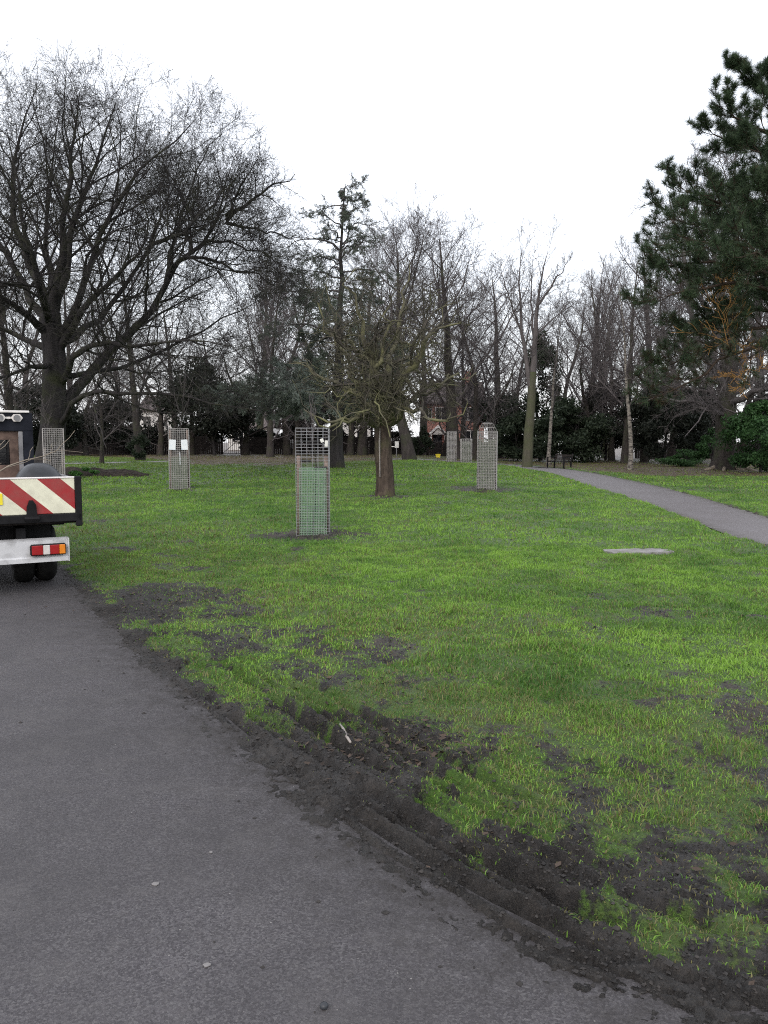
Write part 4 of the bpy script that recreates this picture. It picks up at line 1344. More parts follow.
# ------------------------------------------------------------------ needles and leaves
def tufts(points, dirs, n, length, width, spread, seed=0):
    """bursts of needle blades at points"""
    g = np.random.default_rng(seed)
    P = np.repeat(np.asarray(points), n, 0)
    Dd = np.repeat(np.asarray(dirs), n, 0)
    v = g.normal(0, 1, P.shape)
    v /= np.linalg.norm(v, axis=1, keepdims=True)
    d = Dd * (1 - spread) + v * spread
    d /= np.linalg.norm(d, axis=1, keepdims=True) + 1e-9
    s = np.cross(d, g.normal(0, 1, P.shape)); s /= np.linalg.norm(s, axis=1, keepdims=True) + 1e-9
    L = length * g.uniform(.7, 1.2, (len(P), 1)); w = width * g.uniform(.7, 1.3, (len(P), 1))
    b0 = P + v * 0.02
    V = np.stack([b0 - s * w * .5, b0 + s * w * .5, b0 + d * L], 1).reshape(-1, 3)
    b = np.arange(len(P)) * 3
    return V, np.stack([b, b + 1, b + 2], 1)


def leaf_quads(P, size, seed=0, flat=0.0):
    g = np.random.default_rng(seed)
    n = len(P)
    a = g.normal(0, 1, (n, 3)); a[:, 2] *= (1 - flat); a /= np.linalg.norm(a, axis=1, keepdims=True)
    b_ = np.cross(a, g.normal(0, 1, (n, 3))); b_ /= np.linalg.norm(b_, axis=1, keepdims=True) + 1e-9
    s = size * g.uniform(.6, 1.3, (n, 1))
    V = np.stack([P - a * s, P - b_ * s * .45, P + a * s, P + b_ * s * .45], 1).reshape(-1, 3)
    b = np.arange(n) * 4
    return V, np.stack([b, b + 1, b + 2, b + 3], 1)


def along(tube, k, g, t0=0.2):
    """k points along a tube with directions"""
    pts = np.array(tube[1]); m = len(pts) - 1
    t = g.uniform(t0, 1, k) * m
    i = np.minimum(t.astype(int), m - 1); u = (t - i)[:, None]
    p = pts[i] * (1 - u) + pts[i + 1] * u
    d = pts[i + 1] - pts[i]
    d /= np.linalg.norm(d, axis=1, keepdims=True) + 1e-9
    return p, d


# ------------------------------------------------------------------ 4: the pine at the right edge
YP = 25.0


def Pn(px, py, dy=0.):
    return at(px, py, YP + dy)


pb = (Pn(812, 440)[0], YP, Hf(Pn(812, 440)[0], YP))
pt = Tree(51, pars(max=3, n=[0, 11, 6, 0], seg=[10, 8, 5, 3], wig=[.04, .12, .16, .2], trop=[0, .04, .08, .1], t0=[0, .2, .15, 0], lift=[0, .25, .25, 0], ratio=[.4, .34, .5, .5], lmax=[3, 1.15, .55, .3], fan=2,
                  ang=[50, 46, 45, 40], rmin=.012, thick=.014))
pt.guided([(pb[0], pb[1], pb[2] - .1), Pn(812, 400), Pn(808, 300), Pn(803, 200), Pn(800, 125), Pn(796, 80)], .36, .07, 0, .03, spawn=False, n=10)
PL = [
    ([Pn(798, 120), Pn(775, 100), Pn(752, 82, .2), Pn(738, 74, .3)], .06), ([Pn(800, 160), Pn(775, 138, -.5), Pn(745, 122, -.8), Pn(728, 110, -1)], .08),
    ([Pn(800, 175), Pn(770, 155, .4), Pn(735, 142, .7), Pn(713, 134, .8)], .08), ([Pn(797, 110), Pn(782, 90, -.6), Pn(770, 80, -.8)], .06), ([Pn(800, 190), Pn(775, 165, -1), Pn(750, 150, -1.6)], .07),
    ([Pn(804, 215), Pn(772, 190, .8), Pn(745, 186, 1.2), Pn(728, 190, 1.4)], .07),
    ([Pn(806, 260), Pn(765, 225, -.4), Pn(725, 205, -.6), Pn(700, 196, -.8), Pn(686, 190, -.8)], .10), ([Pn(806, 270), Pn(765, 240, .7), Pn(720, 225, 1.1), Pn(690, 224, 1.3), Pn(676, 219, 1.3)], .10),
    ([Pn(806, 285), Pn(770, 262, -1.2), Pn(735, 246, -1.8), Pn(700, 240, -2)], .10), ([Pn(806, 300), Pn(760, 270, .2), Pn(715, 262, .3), Pn(684, 262, .3), Pn(664, 270, .3)], .10),
    ([Pn(807, 310), Pn(765, 285, -.9), Pn(722, 285, -1.4), Pn(690, 290, -1.6), Pn(668, 296, -1.6)], .10), ([Pn(807, 320), Pn(770, 295, 1.2), Pn(735, 285, 1.8), Pn(708, 285, 2)], .09),
    ([Pn(806, 240), Pn(785, 215, -1.6), Pn(762, 200, -2.4)], .08), ([Pn(806, 290), Pn(790, 270, -2), Pn(765, 255, -3), Pn(742, 255, -3.4)], .09),
    ([Pn(808, 330), Pn(760, 308, .9), Pn(722, 318, 1.4), Pn(692, 334, 1.6)], .08),
    ([Pn(808, 335), Pn(770, 325, .4), Pn(728, 335, .6), Pn(695, 352, .7), Pn(672, 366, .7)], .08), ([Pn(808, 345), Pn(765, 342, -.6), Pn(715, 362, -.9), Pn(690, 382, -1), Pn(672, 394, -1)], .07),
]
for pts, r0 in PL:
    pt.guided(pts, r0, .02, 1, .04, .25, None, 9)
t = thing('pine_tree', 'tall dark green pine leaning in from the right edge', 'tree', pb)
pt.build(t, M['bark_red'], M['bark_red'], pb, (0,), 'branches')
g = np.random.default_rng(5)
pp, dd_, pq, dq = [], [], [], []
for tb in pt.tubes:
    if tb[0] < 1:
        continue
    k = {1: 5, 2: 5, 3: 6}[tb[0]]
    p, d = along(tb, k, g, .5 if tb[0] == 1 else .35)
    brown = (g.uniform(0, 1, len(p)) < np.interp(p[:, 2], [2.5, 5, 6.5, 9], [.42, .25, .08, .02]))
    thin = (p[:, 2] > 5.0) | (g.uniform(0, 1, len(p)) < .7)
    pp.append(p[~brown & thin]); dd_.append(d[~brown & thin]); pq.append(p[brown & thin]); dq.append(d[brown & thin])
V, T = tufts(np.vstack(pp) - np.array(pb), np.vstack(dd_) * .9 + np.array([0, 0, .35]), 20, .20, .009, .6, 3)
mesh_np('needles', V, None, M['needle_pine'], t, False, None, None, T)
V, T = tufts(np.vstack(pq) - np.array(pb), np.vstack(dq) * .8 + np.array([0, 0, .1]), 15, .19, .010, .6, 4)
mesh_np('brown_needles', V, None, M['needle_brown'], t, False, None, None, T)

# tangled orange climber hanging from the pine
ot = Tree(44, pars(max=3, n=[0, 7, 5, 0], seg=[8, 8, 5, 3], wig=[.1, .2, .25, .2], lift=[0, .25, .1, 0], ratio=[.5, .45, .5, .5], lmax=[3, 1.3, .8, .4], rmin=.008, thick=.009, ang=[40, 35, 40, 40]))
YO = YP - 1.2


def O_(px, py, dy=0.):
    return at(px, py, YO + dy)


for pts in ([O_(733, 352), O_(722, 325, .3), O_(718, 295, .4), O_(724, 285, .3)], [O_(735, 355, .4), O_(726, 320, 0), O_(728, 298, -.2), O_(733, 288, 0)],
            [O_(728, 330, .4), O_(744, 350, .2), O_(750, 372, .1), O_(744, 384)], [O_(750, 385), O_(735, 376, .4), O_(722, 378, .6)], [O_(742, 372), O_(760, 368, .5), O_(780, 352, .9)]):
    ot.guided(pts, .014, .006, 1, .05, .1, None, 8)
oc = [u for u in ot.tubes]
V, Fq = ot.arrays([1, 2, 3], pb)
mesh_np('climber_stems', V, Fq, M['twig_orange'], t, True)


# ------------------------------------------------------------------ 5: the cedar behind the crab
YD = 34.0


def K(px, py, dy=0.):
    return at(px, py, YD + dy)


kbse = (K(337, 440)[0], YD, Hf(K(337, 440)[0], YD))
kt = Tree(61, pars(max=3, n=[0, 11, 6, 0], seg=[10, 8, 5, 3], wig=[.04, .06, .09, .12], trop=[0, -.03, -.02, -.02], t0=[0, .2, .1, 0], lift=[0, 0, 0, 0], ratio=[.4, .34, .5, .5], lmax=[3, 1.3, .7, .4],
                  ang=[50, 52, 50, 40], rmin=.009, thick=.010))
kt.guided([(kbse[0], kbse[1], kbse[2] - .1), K(337, 430), K(339, 340), K(341, 260), K(343, 215), K(345, 184)], .30, .03, 0, .03, spawn=False, n=12)
kt.tubes[-1] = (0, kt.tubes[-1][1], [.36, .28, .26, .24, .21, .18, .15, .12, .095, .07, .05, .035, .016])
rr_ = random.Random(4)
CEDAR = []
for i in range(44):
    f = i / 43.0
    hpy = 192 + f * 218
    side = rr_.uniform(0, 6.28)
    ln = (0.5 + 3.3 * min(1, f * 1.25) ** .8) * rr_.uniform(.4, 1.2)
    b0 = K(341, hpy)
    e = (b0[0] + math.cos(side) * ln, b0[1] + math.sin(side) * ln, b0[2] + ln * rr_.uniform(-.02, .22))
    m = ((b0[0] + e[0]) / 2, (b0[1] + e[1]) / 2, (b0[2] + e[2]) / 2 + ln * .10)
    CEDAR.append(([b0, m, e], .02 + .02 * ln))
CEDAR += [([K(341, 192), K(350, 184, .3), K(364, 182, .5)], .03), ([K(341, 205), K(325, 208, -.3), K(309, 214, -.5)], .04), ([K(341, 206), K(352, 201, -.2), K(364, 199, -.3)], .04),
          ([K(339, 250), K(318, 236, -.6), K(298, 240, -.8), K(282, 250, -.9)], .07), ([K(339, 260), K(320, 256, 1.0), K(302, 252, 1.6)], .06), ([K(341, 245), K(356, 222, .5), K(374, 226, .8)], .06),
          ([K(338, 415), K(310, 396, -1.4), K(280, 389, -2), K(255, 391, -2.2), K(238, 397, -2.3)], .10), ([K(338, 412), K(312, 399, -.4), K(290, 397, -.6), K(268, 404, -.7)], .08),
          ([K(338, 405), K(316, 388, -2.0), K(296, 384, -2.6), K(276, 388, -2.8)], .08)]
for pts, r0 in CEDAR:
    if pts[0][2] < 3.2 and r0 in (.10, .08):
        continue
    kt.guided(pts, r0 * .8, .010, 1, .05, .2, None, 9)
kl = Tree(62, kt.P)
for pts, r0 in CEDAR[-3:]:
    kl.guided(pts, r0, .012, 1, .03, .2, 16, 9)
t = thing('cedar_tree', 'thin topped cedar with flat grey green boughs behind the green netted guard', 'tree', kbse)
kt.build(t, M['bark_dark'], M['bark_far'], kbse, (0,), 'branches')
pp, dd_ = [], []
for tb in kt.tubes:
    if tb[0] < 1:
        continue
    low = tb[1][0][2]
    k = {1: 16, 2: 11, 3: 7}[tb[0]]
    k = max(1, int(k * float(np.interp(low, [3, 6, 9, 11], [1.3, .8, .3, .14]))))
    p, d = along(tb, k, g, .35 if tb[0] == 1 else .15)
    pp.append(p + g.normal(0, .035, p.shape) * np.array([1, 1, .3])); dd_.append(d)
V, T = tufts(np.vstack(pp) - np.array(kbse), np.vstack(dd_) * .3 + np.array([0, 0, .25]), 9, .075, .013, .75, 6)
mesh_np('needles', V, None, M['needle_cedar'], t, False, None, None, T)
V, Fq = kl.arrays([1, 2, 3], kbse)
mesh_np('low_bough', V, Fq, M['bark_far'], t, True)
pp, dd_ = [], []
for tb in kl.tubes:
    p, d = along(tb, {1: 110, 2: 40, 3: 14}[tb[0]], g, .3 if tb[0] == 1 else .1)
    pp.append(p + g.normal(0, .03, p.shape) * np.array([1, 1, .3])); dd_.append(d)
V, T = tufts(np.vstack(pp) - np.array(kbse), np.vstack(dd_) * .3 + np.array([0, 0, .4]), 11, .085, .022, .7, 16)
mesh_np('bough_needles', V, None, M['needle_bough'], t, False, None, None, T)


# ------------------------------------------------------------------ evergreen shrubs and trees
def evergreen(name, label, cat, px, Y, top, width, mleaf, seed, n=9000, low=0.0, leaf=.07, depth=None, trunk=True, nclump=34):
    x = at(px, 440, Y)[0]; z = Hf(x, Y)
    ht = at(px, top, Y)[2] - z
    g = np.random.default_rng(seed)
    t = thing(name, label, cat, (x, Y, z))
    # clumps arranged in the crown's volume, uneven outline
    cl = []
    while len(cl) < nclump:
        q = g.uniform(-1, 1, 3)
        if (q ** 2).sum() > 1 or (q ** 2).sum() < .12:
            continue
        hz = low + (1 - low) * (q[2] * .5 + .5)
        cl.append((q[0] * width * .5 * (1.05 - .55 * max(0, q[2])), q[1] * (depth or width) * .5 * (1.05 - .55 * max(0, q[2])), hz * ht * .9 + .04 * ht, g.uniform(.55, 1.1)))
    P = []
    per = n // nclump
    for cx, cy, cz, s in cl:
        v = g.normal(0, 1, (per, 3)); v /= np.linalg.norm(v, axis=1, keepdims=True)
        rad = (g.uniform(0, 1, (per, 1)) ** .45)
        sz = np.array([width * .2, (depth or width) * .2, ht * .14]) * s
        P.append(np.array([cx, cy, cz]) + v * rad * sz)
    P = np.vstack(P)
    P = P[P[:, 2] > .03]
    V, Q = leaf_quads(P, leaf, seed + 1)
    if trunk:
        tr = Tree(seed, pars(max=2, n=[14, 5, 0], seg=[8, 6, 4], t0=[.1, .3, 0], ang=[55, 45, 40], ratio=[.4, .5, .5], lmax=[width * .45, width * .2, 1]))
        pts, rad = tr.line((0, 0, -.05), (0, 0, 1), ht * .85, max(.05, ht * .018), 0, .2)
        tr.tubes.append((0, pts, rad)); tr.spawn(pts, rad, ht, 0)
        tr.build(t, M['bark_dark'], M['bark_dark'], (0, 0, 0), (0,), 'branches')
    mesh_np('foliage', V, Q, mleaf, t)
    return t


evergreen('laurel_shrub', 'large dark green laurel bush at the right edge beside the flared roots', 'shrub', 762, 36, 398, 3.4, M['leaf_laurel'], 71, 15000, leaf=.075)
evergreen('laurel_shrub', 'small green laurel bush just left of the flared root tree', 'shrub', 712, 43, 428, 1.5, M['leaf_laurel'], 72, 3500, leaf=.07, nclump=14)
evergreen('low_shrub', 'low spreading green shrub in the leaf litter between birch and flared root tree', 'shrub', 688, 44, 449, 3.2, M['leaf_laurel'], 73, 5000, leaf=.06, nclump=18)
evergreen('rhododendron_shrub', 'broad dark evergreen bush behind the bench', 'shrub', 572, 52, 398, 5.6, M['leaf_dark'], 74, 16000, leaf=.12, nclump=40)
evergreen('rhododendron_shrub', 'dark evergreen bush behind the twin stemmed tree', 'shrub', 518, 55, 412, 4.6, M['leaf_dark'], 75, 12000, leaf=.12)
evergreen('holly_tree', 'dark evergreen tree standing between the twin stemmed tree and the pale birch', 'tree', 541, 57, 330, 3.0, M['leaf_dark'], 76, 7000, .2, leaf=.12, nclump=22)
evergreen('yew_tree', 'very dark yew right of the slim birch', 'tree', 664, 49, 372, 5.0, M['leaf_yew'], 77, 16000, leaf=.12, nclump=40)
evergreen('yew_tree', 'very dark yew left of the slim birch', 'tree', 606, 58, 378, 4.6, M['leaf_yew'], 78, 13000, leaf=.12)
evergreen('yew_tree', 'very dark yew just left of the flared root tree trunk', 'tree', 700, 52, 380, 3.6, M['leaf_yew'], 79, 9000, .12, leaf=.12, nclump=26)
evergreen('holly_tree', 'large dark round evergreen right of the guard with white notices', 'tree', 214, 57, 356, 6.4, M['leaf_yew'], 80, 16000, .16, leaf=.14, nclump=44)
evergreen('yew_tree', 'dark evergreen behind the small leaning tree and ivy footed tree', 'tree', 118, 60, 392, 5.4, M['leaf_yew'], 81, 11000, leaf=.14)
evergreen('yew_tree', 'dark evergreen at the left behind the truck and wire guard', 'tree', 45, 56, 380, 6.2, M['leaf_yew'], 82, 13000, leaf=.14)
evergreen('yew_tree', 'dark evergreen by the fence behind the green netted guard', 'tree', 312, 63, 372, 5.0, M['leaf_yew'], 83, 10000, .22, leaf=.14)
evergreen('holly_tree', 'dark evergreen by the fence behind the crab trunk', 'tree', 372, 66, 368, 5.2, M['leaf_yew'], 84, 10000, .24, leaf=.14)
evergreen('holly_shrub', 'dark green bush by the fence just left of the red brick house', 'shrub', 418, 60, 422, 2.0, M['leaf_dark'], 85, 5000, leaf=.08, nclump=18)
evergreen('conifer_tree', 'spreading dark conifer with layered boughs above the grey wooden guard', 'tree', 500, 64, 386, 4.6, M['leaf_dark'], 86, 7000, .35, leaf=.12, nclump=24)
evergreen('yew_tree', 'dark evergreen beyond the right edge behind the laurel', 'tree', 800, 50, 370, 6, M['leaf_yew'], 87, 12000, leaf=.14)
evergreen('ivy_plant', 'ivy wrapped round the foot of the stout bare tree', 'ivy', 139.5, 43.35, 428, 1.15, M['leaf_dark'], 88, 2200, leaf=.055, depth=.5, trunk=False, nclump=16)
evergreen('weed_plant', 'clump of green weeds on the soil heap beside the truck', 'weed', 81, 27.5, 466, .9, M['leaf_weed'], 89, 900, leaf=.05, trunk=False, nclump=9)

for i, (px, top, lab) in enumerate([(88, 424, 'dark fence side shrub between the truck guard and the ivy footed tree'), (128, 420, 'dark fence side shrub just left of the ivy footed tree'), (186, 424, 'dark fence side shrub behind the guard with white notices'),
        (262, 428, 'dark fence side shrub left of the bushy bare tree'), (300, 424, 'dark fence side shrub behind the green netted guard'), (334, 426, 'dark fence side shrub behind the cedar trunk'), (396, 428, 'dark fence side shrub behind the small white sign')]):
    o = evergreen('fence_shrub', lab, 'shrub', px, 64.6, top, 4.2, M['leaf_yew'], 140 + i, 5200, leaf=.14, depth=1.8, nclump=22)
    o['group'] = 'dark shrubs behind the far fence'

# soil heap beside the truck
sp = gnd(100, 476)
gx, gy = np.meshgrid(np.linspace(-2.6, 2.6, 60), np.linspace(-.9, .9, 26))
env = np.clip(1 - (gx / 2.6) ** 2 - (gy / .9) ** 2, 0, 1) ** .7
gz = env * .26 * (.4 + 1.1 * fbm(gx * 2.2, gy * 2.2, 12)) + .06 * env * fbm(gx * 9, gy * 9, 13) - .03
V = np.stack([gx.ravel(), gy.ravel(), gz.ravel()], 1)
ii, jj = np.meshgrid(np.arange(25), np.arange(59), indexing='ij'); b0 = (ii * 60 + jj).ravel()
tag(mesh_np('soil_heap', V, np.stack([b0, b0 + 1, b0 + 61, b0 + 60], 1), M['soil'], None, True, None, (sp[0] - .6, sp[1], sp[2] + .02)), 'low heap of dark soil on the lawn right of the truck', 'soil heap')


# ------------------------------------------------------------------ tree guards
def wire_panel(w, h, sx, sz, th, z0=0.0, sag=0.0, seed=0):
    m = MB()
    g = random.Random(seed)
    nx = max(4, int(round(w / sx))); nz = int(round((h - z0) / sz))
    for i in range(nx + 1):
        x = -w / 2 + w * i / nx
        m.tube([(x, 0, z0), (x + g.uniform(-sag, sag), g.uniform(-sag, sag), (h + z0) / 2), (x, 0, h)], th, 4)
    for k in range(nz + 1):
        z = z0 + (h - z0) * k / nz
        m.tube([(-w / 2, .006, z), (0, .006 + g.uniform(-sag, sag), z + g.uniform(-sag, sag)), (w / 2, .006, z)], th, 4)
    return m


def guard(loc, rz, label, w=.52, h=1.8, mw='wire', mp='wood_post', net='net_green', neth=1.15, posth=1.35, tag_label=False, notices=False, tie=True, seed=1, th=.004, taper=False, rails=False, grid=(.09, .064)):
    rz = rz + math.atan2(-loc[0], loc[1])
    t = thing('tree_guard', label, 'tree guard', (loc[0], loc[1], loc[2] - .01), rz, 'wire mesh tree guards on the lawn')
    hw = w / 2
    for k, (ox, oy, a) in enumerate(((0, -hw, 0), (hw, 0, math.pi / 2), (0, hw, math.pi), (-hw, 0, -math.pi / 2))):
        o = wire_panel(w, h, *grid, th, .02, .004, seed * 7 + k).build('mesh_panel', M[mw], t)
        o.location = (ox, oy, 0); o.rotation_euler = (0, 0, a)
    for ox, oy in ((-hw + .045, -.05), (hw - .045, .04)):
        MB().tube([(ox, oy, -.02), (ox + .004, oy, posth * .5), (ox, oy, posth - .01), (ox, oy, posth)], [.034, .033, .033, .026], 10).build('post', M[mp], t, True)
    if rails:
        for z in (.42, 1.02):
            MB().box((0, -hw - .012, z), (w + .03, .018, .045), None, .004).build('rail', M[mp], t)
        for ox in (-hw + .01, hw - .01):
            MB().box((ox, -hw - .035, .78), (.05, .02, 1.56), None, .004).build('stake', M[mp], t)
    if tie:
        MB().box((-hw / 2, -.055, posth - .08), (hw - .05, .012, .04), Matrix.Rotation(.03, 3, 'Y')).build('tie', M['rubber'], t)
        MB().box((hw / 2, -.02, posth - .20), (hw - .05, .012, .045), Matrix.Rotation(-.03, 3, 'Y')).build('tie', M['rubber'], t)
    if net:
        m = MB(); q = hw - .055
        n = 16; kz = int(neth / .028)
        for (ax, ay, bx, by) in ((-q, -q, q, -q), (q, -q, q, q), (q, q, -q, q), (-q, q, -q, -q)):
            for i in range(n):
                u = i / n
                x, y = ax + (bx - ax) * u, ay + (by - ay) * u
                m.bar((x, y, .03), (x, y, neth), .009, .004)
            for kk in range(kz + 1):
                z = .03 + (neth - .03) * kk / kz
                m.bar((ax, ay, z), (bx, by, z), .005, .009)
        m.build('netting', M[net], t)
    if tag_label:
        MB().box((hw - .05, -hw - .012, h - .25), (.05, .004, .10), Matrix.Rotation(.1, 3, 'Y')).build('label_tag', M['sign_white'], t)
        MB().box((hw - .12, -hw - .012, h - .20), (.05, .004, .06), Matrix.Rotation(-.4, 3, 'Y')).build('label_tag', M['sign_white'], t)
    if notices:
        for ox, a in ((-.17, .06), (.16, -.04)):
            MB().box((ox, -hw - .014, h - .46), (.18, .004, .29), Matrix.Rotation(a, 3, 'Y')).build('notice', M['notice'], t)
        MB().box((.03, -hw - .016, h - .85), (.018, .003, .36)).build('tape', M['notice'], t)
    if taper:
        # loose netting drawn in over the top
        m = MB()
        for i in range(9):
            u = -hw + w * i / 8
            m.tube([(u, -hw, h), (u * .55, -hw * .5, h + .22), (u * .3, 0, h + .26)], th * .55, 4)
            m.tube([(u, hw, h), (u * .55, hw * .5, h + .22), (u * .3, 0, h + .26)], th * .55, 4)
        for z, k in ((.11, .78), (.22, .52)):
            m.tube([(-hw * k, -hw * k, h + z), (hw * k, -hw * k, h + z), (hw * k, hw * k, h + z), (-hw * k, hw * k, h + z), (-hw * k, -hw * k, h + z)], th * .8, 4)
        m.build('net_cap', M[mw], t)
    return t


def sapling(loc, label, h=2.5, r=.018, seed=1):
    tr = Tree(seed, pars(max=2, n=[7, 4, 0], seg=[8, 5, 3], t0=[.62, .2, 0], wig=[.03, .08, .1], ang=[38, 40, 40], ratio=[.28, .4, .5], lmax=[.7, .3, .2], rmin=.004, thick=.012, lift=[.4, .2, 0]))
    pts, rad = tr.line((0, 0, -.02), (0, 0, 1), h, r, 0, .3)
    tr.tubes.append((0, pts, rad)); tr.spawn(pts, rad, h, 0)
    t = thing('sapling', label, 'young tree', loc)
    tr.build(t, M['bark_dark'], M['bark_far'])
    return t


guard(G1, R(1), 'square wire guard with green netting inside, nearest on the lawn', .54, 1.80, tag_label=True, seed=2, th=.0025, grid=(.085, .052))
sapling(G1, 'thin dark sapling inside the wire guard with green netting', 1.95, .02, 2)
guard(G2, R(-3), 'weathered grey wood and mesh guard right of the twisted crab tree', .55, 1.72, 'wire_old', 'wood_grey', 'net_faded', 1.5, 1.45, seed=3, th=.0048, taper=True, grid=(.045, .045))
sapling(G2, 'thin sapling inside the weathered grey guard right of the crab', 2.3, .02, 3)
guard(G3, R(-2), 'wire guard with two white notices fixed to its front', .56, 1.78, 'wire_old', 'wood_post', 'net_faded', .95, 1.75, notices=True, tie=False, seed=4, th=.0042, grid=(.06, .06))
sapling(G3, 'tall thin sapling inside the guard with two white notices', 2.9, .022, 4)
guard(G4, R(2), 'plain wire guard seen over the tail of the flatbed truck', .56, 1.78, 'wire_old', 'wood_grey', None, seed=5, th=.004, tie=False, posth=1.2, grid=(.06, .06))
sapling(G4, 'thin sapling inside the plain wire guard by the truck', 2.3, .022, 5)
guard(G5, R(2), 'distant dull mesh guard left of two in front of the red brick house', .50, 1.7, 'wire_old', 'wood_grey', None, seed=6, th=.010, tie=False, posth=1.65)
guard(G6, R(8), 'distant guard on dark wooden stakes, right of two before the red brick house', .56, 1.35, 'wire_old', 'wood_dark', 'net_faded', 1.2, 1.3, seed=7, th=.008, tie=False)
sapling(G6, 'thin sapling inside the distant guard on dark stakes', 2.3, .022, 6)

# ------------------------------------------------------------------ flatbed truck
A29 = R(29)
zr = 0.0
tail = at(80, 500, 8.45)
ux_, uy_ = math.cos(A29), math.sin(A29)
tc_ = (tail[0] - 1.0 * ux_, tail[1] - 1.0 * uy_, zr)
tk = thing('flatbed_truck', 'small flatbed truck parked at the left with red and cream striped tailboard', 'truck', tc_, A29)
gate = MB().box((0, .0, 1.015), (1.90, .035, .37), None, .006).build('tailboard', M['chevron'], tk)
gate.location = (0, 0, 0)
MB().box((0, .0, 1.208), (1.90, .045, .016), None, .004).build('tailboard_top_edge', M['bright_paint'], gate)
for sx in (-1, 1):
    MB().box((sx * .983, .0, .955), (.065, .07, .53), None, .008).build('corner_post', M['black_steel'], tk)
MB().box((0, .01, .785), (2.02, .09, .085), None, .008).build('rear_sill', M['black_steel'], tk)
for lx in (-.7, .52):
    m = MB().poly_prism([(lx - .055, .76), (lx + .055, .76), (lx + .045, .93), (lx + .015, .98), (lx - .02, .98), (lx - .045, .91)], 'y', -.05, -.02)
    m.tube([(lx - .07, -.045, .79), (lx + .07, -.045, .79)], .025, 8)
    m.build('hinge', M['black_steel'], gate)
MB().box((.055, -.024, 1.0), (.40, .012, .115), None, .002).build('marker_plate', M['yellow'], gate)
for sx in (-1, 1):
    MB().box((sx * .985, 1.55, 1.0), (.03, 3.0, .38), None, .006).build('side_board', M['grey_steel'], tk)
MB().box((0, 1.55, .745), (1.94, 3.0, .05)).build('bed_floor', M['wood_dark'], tk)
for sx in (-.42, .42):
    MB().box((sx, 2.2, .60), (.09, 4.2, .16)).build('chassis_rail', M['black_steel'], tk)
bp = MB().poly_prism([(-.02, .55), (.10, .57), (.10, .33), (.02, .32), (-.035, .33), (-.035, .375), (-.012, .39)], 'x', -.86, .86).build('bumper', M['white_paint'], tk)
MB().box((.868, .035, .445), (.014, .14, .25), None, .004).build('end_cap', M['white_paint'], bp)
for sx in (-1, 1):
    lm = MB().box((sx * .665, -.04, .46), (.35, .05, .12), None, .015).build('tail_lamp', M['black_steel'], tk)
    cxs = [(-.115, .115, 'red_lens'), (-.02, .07, 'clear_lens'), (.065, .095, 'red_lens'), (.145, .062, 'amber_lens')]
    for ox, w, mm in cxs:
        MB().box((sx * (.665 + ox * .93), -.068, .46), (w * .93, .012, .098), None, .005).build('lens', M[mm], lm)
    MB().bar((sx * .4, .06, .46), (sx * .4, .5, .6), .05).build('bumper_bracket', M['black_steel'], tk)


def wheel(x, y, r, w):
    prof = [(w / 2 - .05, r * .55), (w / 2 - .01, r * .62), (w / 2, r * .85), (w / 2 - .03, r * .97), (w / 2 - .06, r)]
    prof = [(-a, b) for a, b in prof] + [(a, b) for a, b in prof[::-1]]
    m = MB(); n = 28
    for k in range(n):
        a = 2 * math.pi * k / n
        for (px_, rr2) in prof:
            m.v.append((px_, math.cos(a) * rr2, math.sin(a) * rr2))
    q = len(prof)
    for k in range(n):
        for i in range(q - 1):
            m.f.append((k * q + i, k * q + i + 1, ((k + 1) % n) * q + i + 1, ((k + 1) % n) * q + i))
    wo = bpy.data.objects.new('wheel', None); COL.objects.link(wo); wo.parent = tk; wo.location = (x, y, r)
    m.build('tyre', M['rubber'], wo, True)
    MB().tube([(-w / 2 + .06, 0, 0), (w / 2 - .06, 0, 0)], r * .58, 20).build('rim', M['white_paint'], wo)


for sx in (-1, 1):
    wheel(sx * .715, .85, .325, .215); wheel(sx * .485, .85, .325, .215); wheel(sx * .72, 3.75, .325, .205)
MB().tube([(-.8, .95, .33), (.8, .95, .33)], .055, 10).build('axle', M['black_steel'], tk)
MB().box((.66, .98, .66), (.5, .75, .02)).build('mudguard', M['black_steel'], tk)
MB().box((-.66, .98, .66), (.5, .75, .02)).build('mudguard', M['black_steel'], tk)
MB().box((0, .5, .60), (1.5, .05, .22)).build('under_panel', M['black_steel'], tk)
hb = MB()
hb.box((0, 3.08, 1.845), (1.70, .06, .25), None, .008)
hb.box((.785, 3.08, 1.245), (.13, .06, .95), None, .006).box((-.785, 3.08, 1.245), (.13, .06, .95), None, .006)
hbo = hb.build('headboard', M['navy'], tk)
MB().box((0, 3.075, 1.985), (1.62, .11, .03), None, .006).build('top_strip', M['bright_paint'], hbo)
MB().box((.69, 3.07, 1.34), (.055, .05, .75), None, .004).build('inner_post', M['grey_steel'], hbo)
MB().box((0, 3.10, 1.66), (1.44, .03, .115)).build('upper_panel', M['rust'], hbo)
MB().box((0, 3.10, 1.02), (1.44, .03, .48)).build('lower_panel', M['rust'], hbo)
MB().box((.605, 3.10, 1.43), (.11, .03, .335)).build('side_panel', M['rust'], hbo)
MB().box((-.605, 3.10, 1.43), (.11, .03, .335)).build('side_panel', M['rust'], hbo)
gm = MB()
for i in range(11):
    gm.bar((-.525 + .105 * i, 3.10, 1.265), (-.525 + .105 * i, 3.10, 1.60), .014)
for i in range(5):
    gm.bar((-.54, 3.10, 1.29 + .07 * i), (.54, 3.10, 1.29 + .07 * i), .012)
gm.build('window_grille', M['black_steel'], hbo)
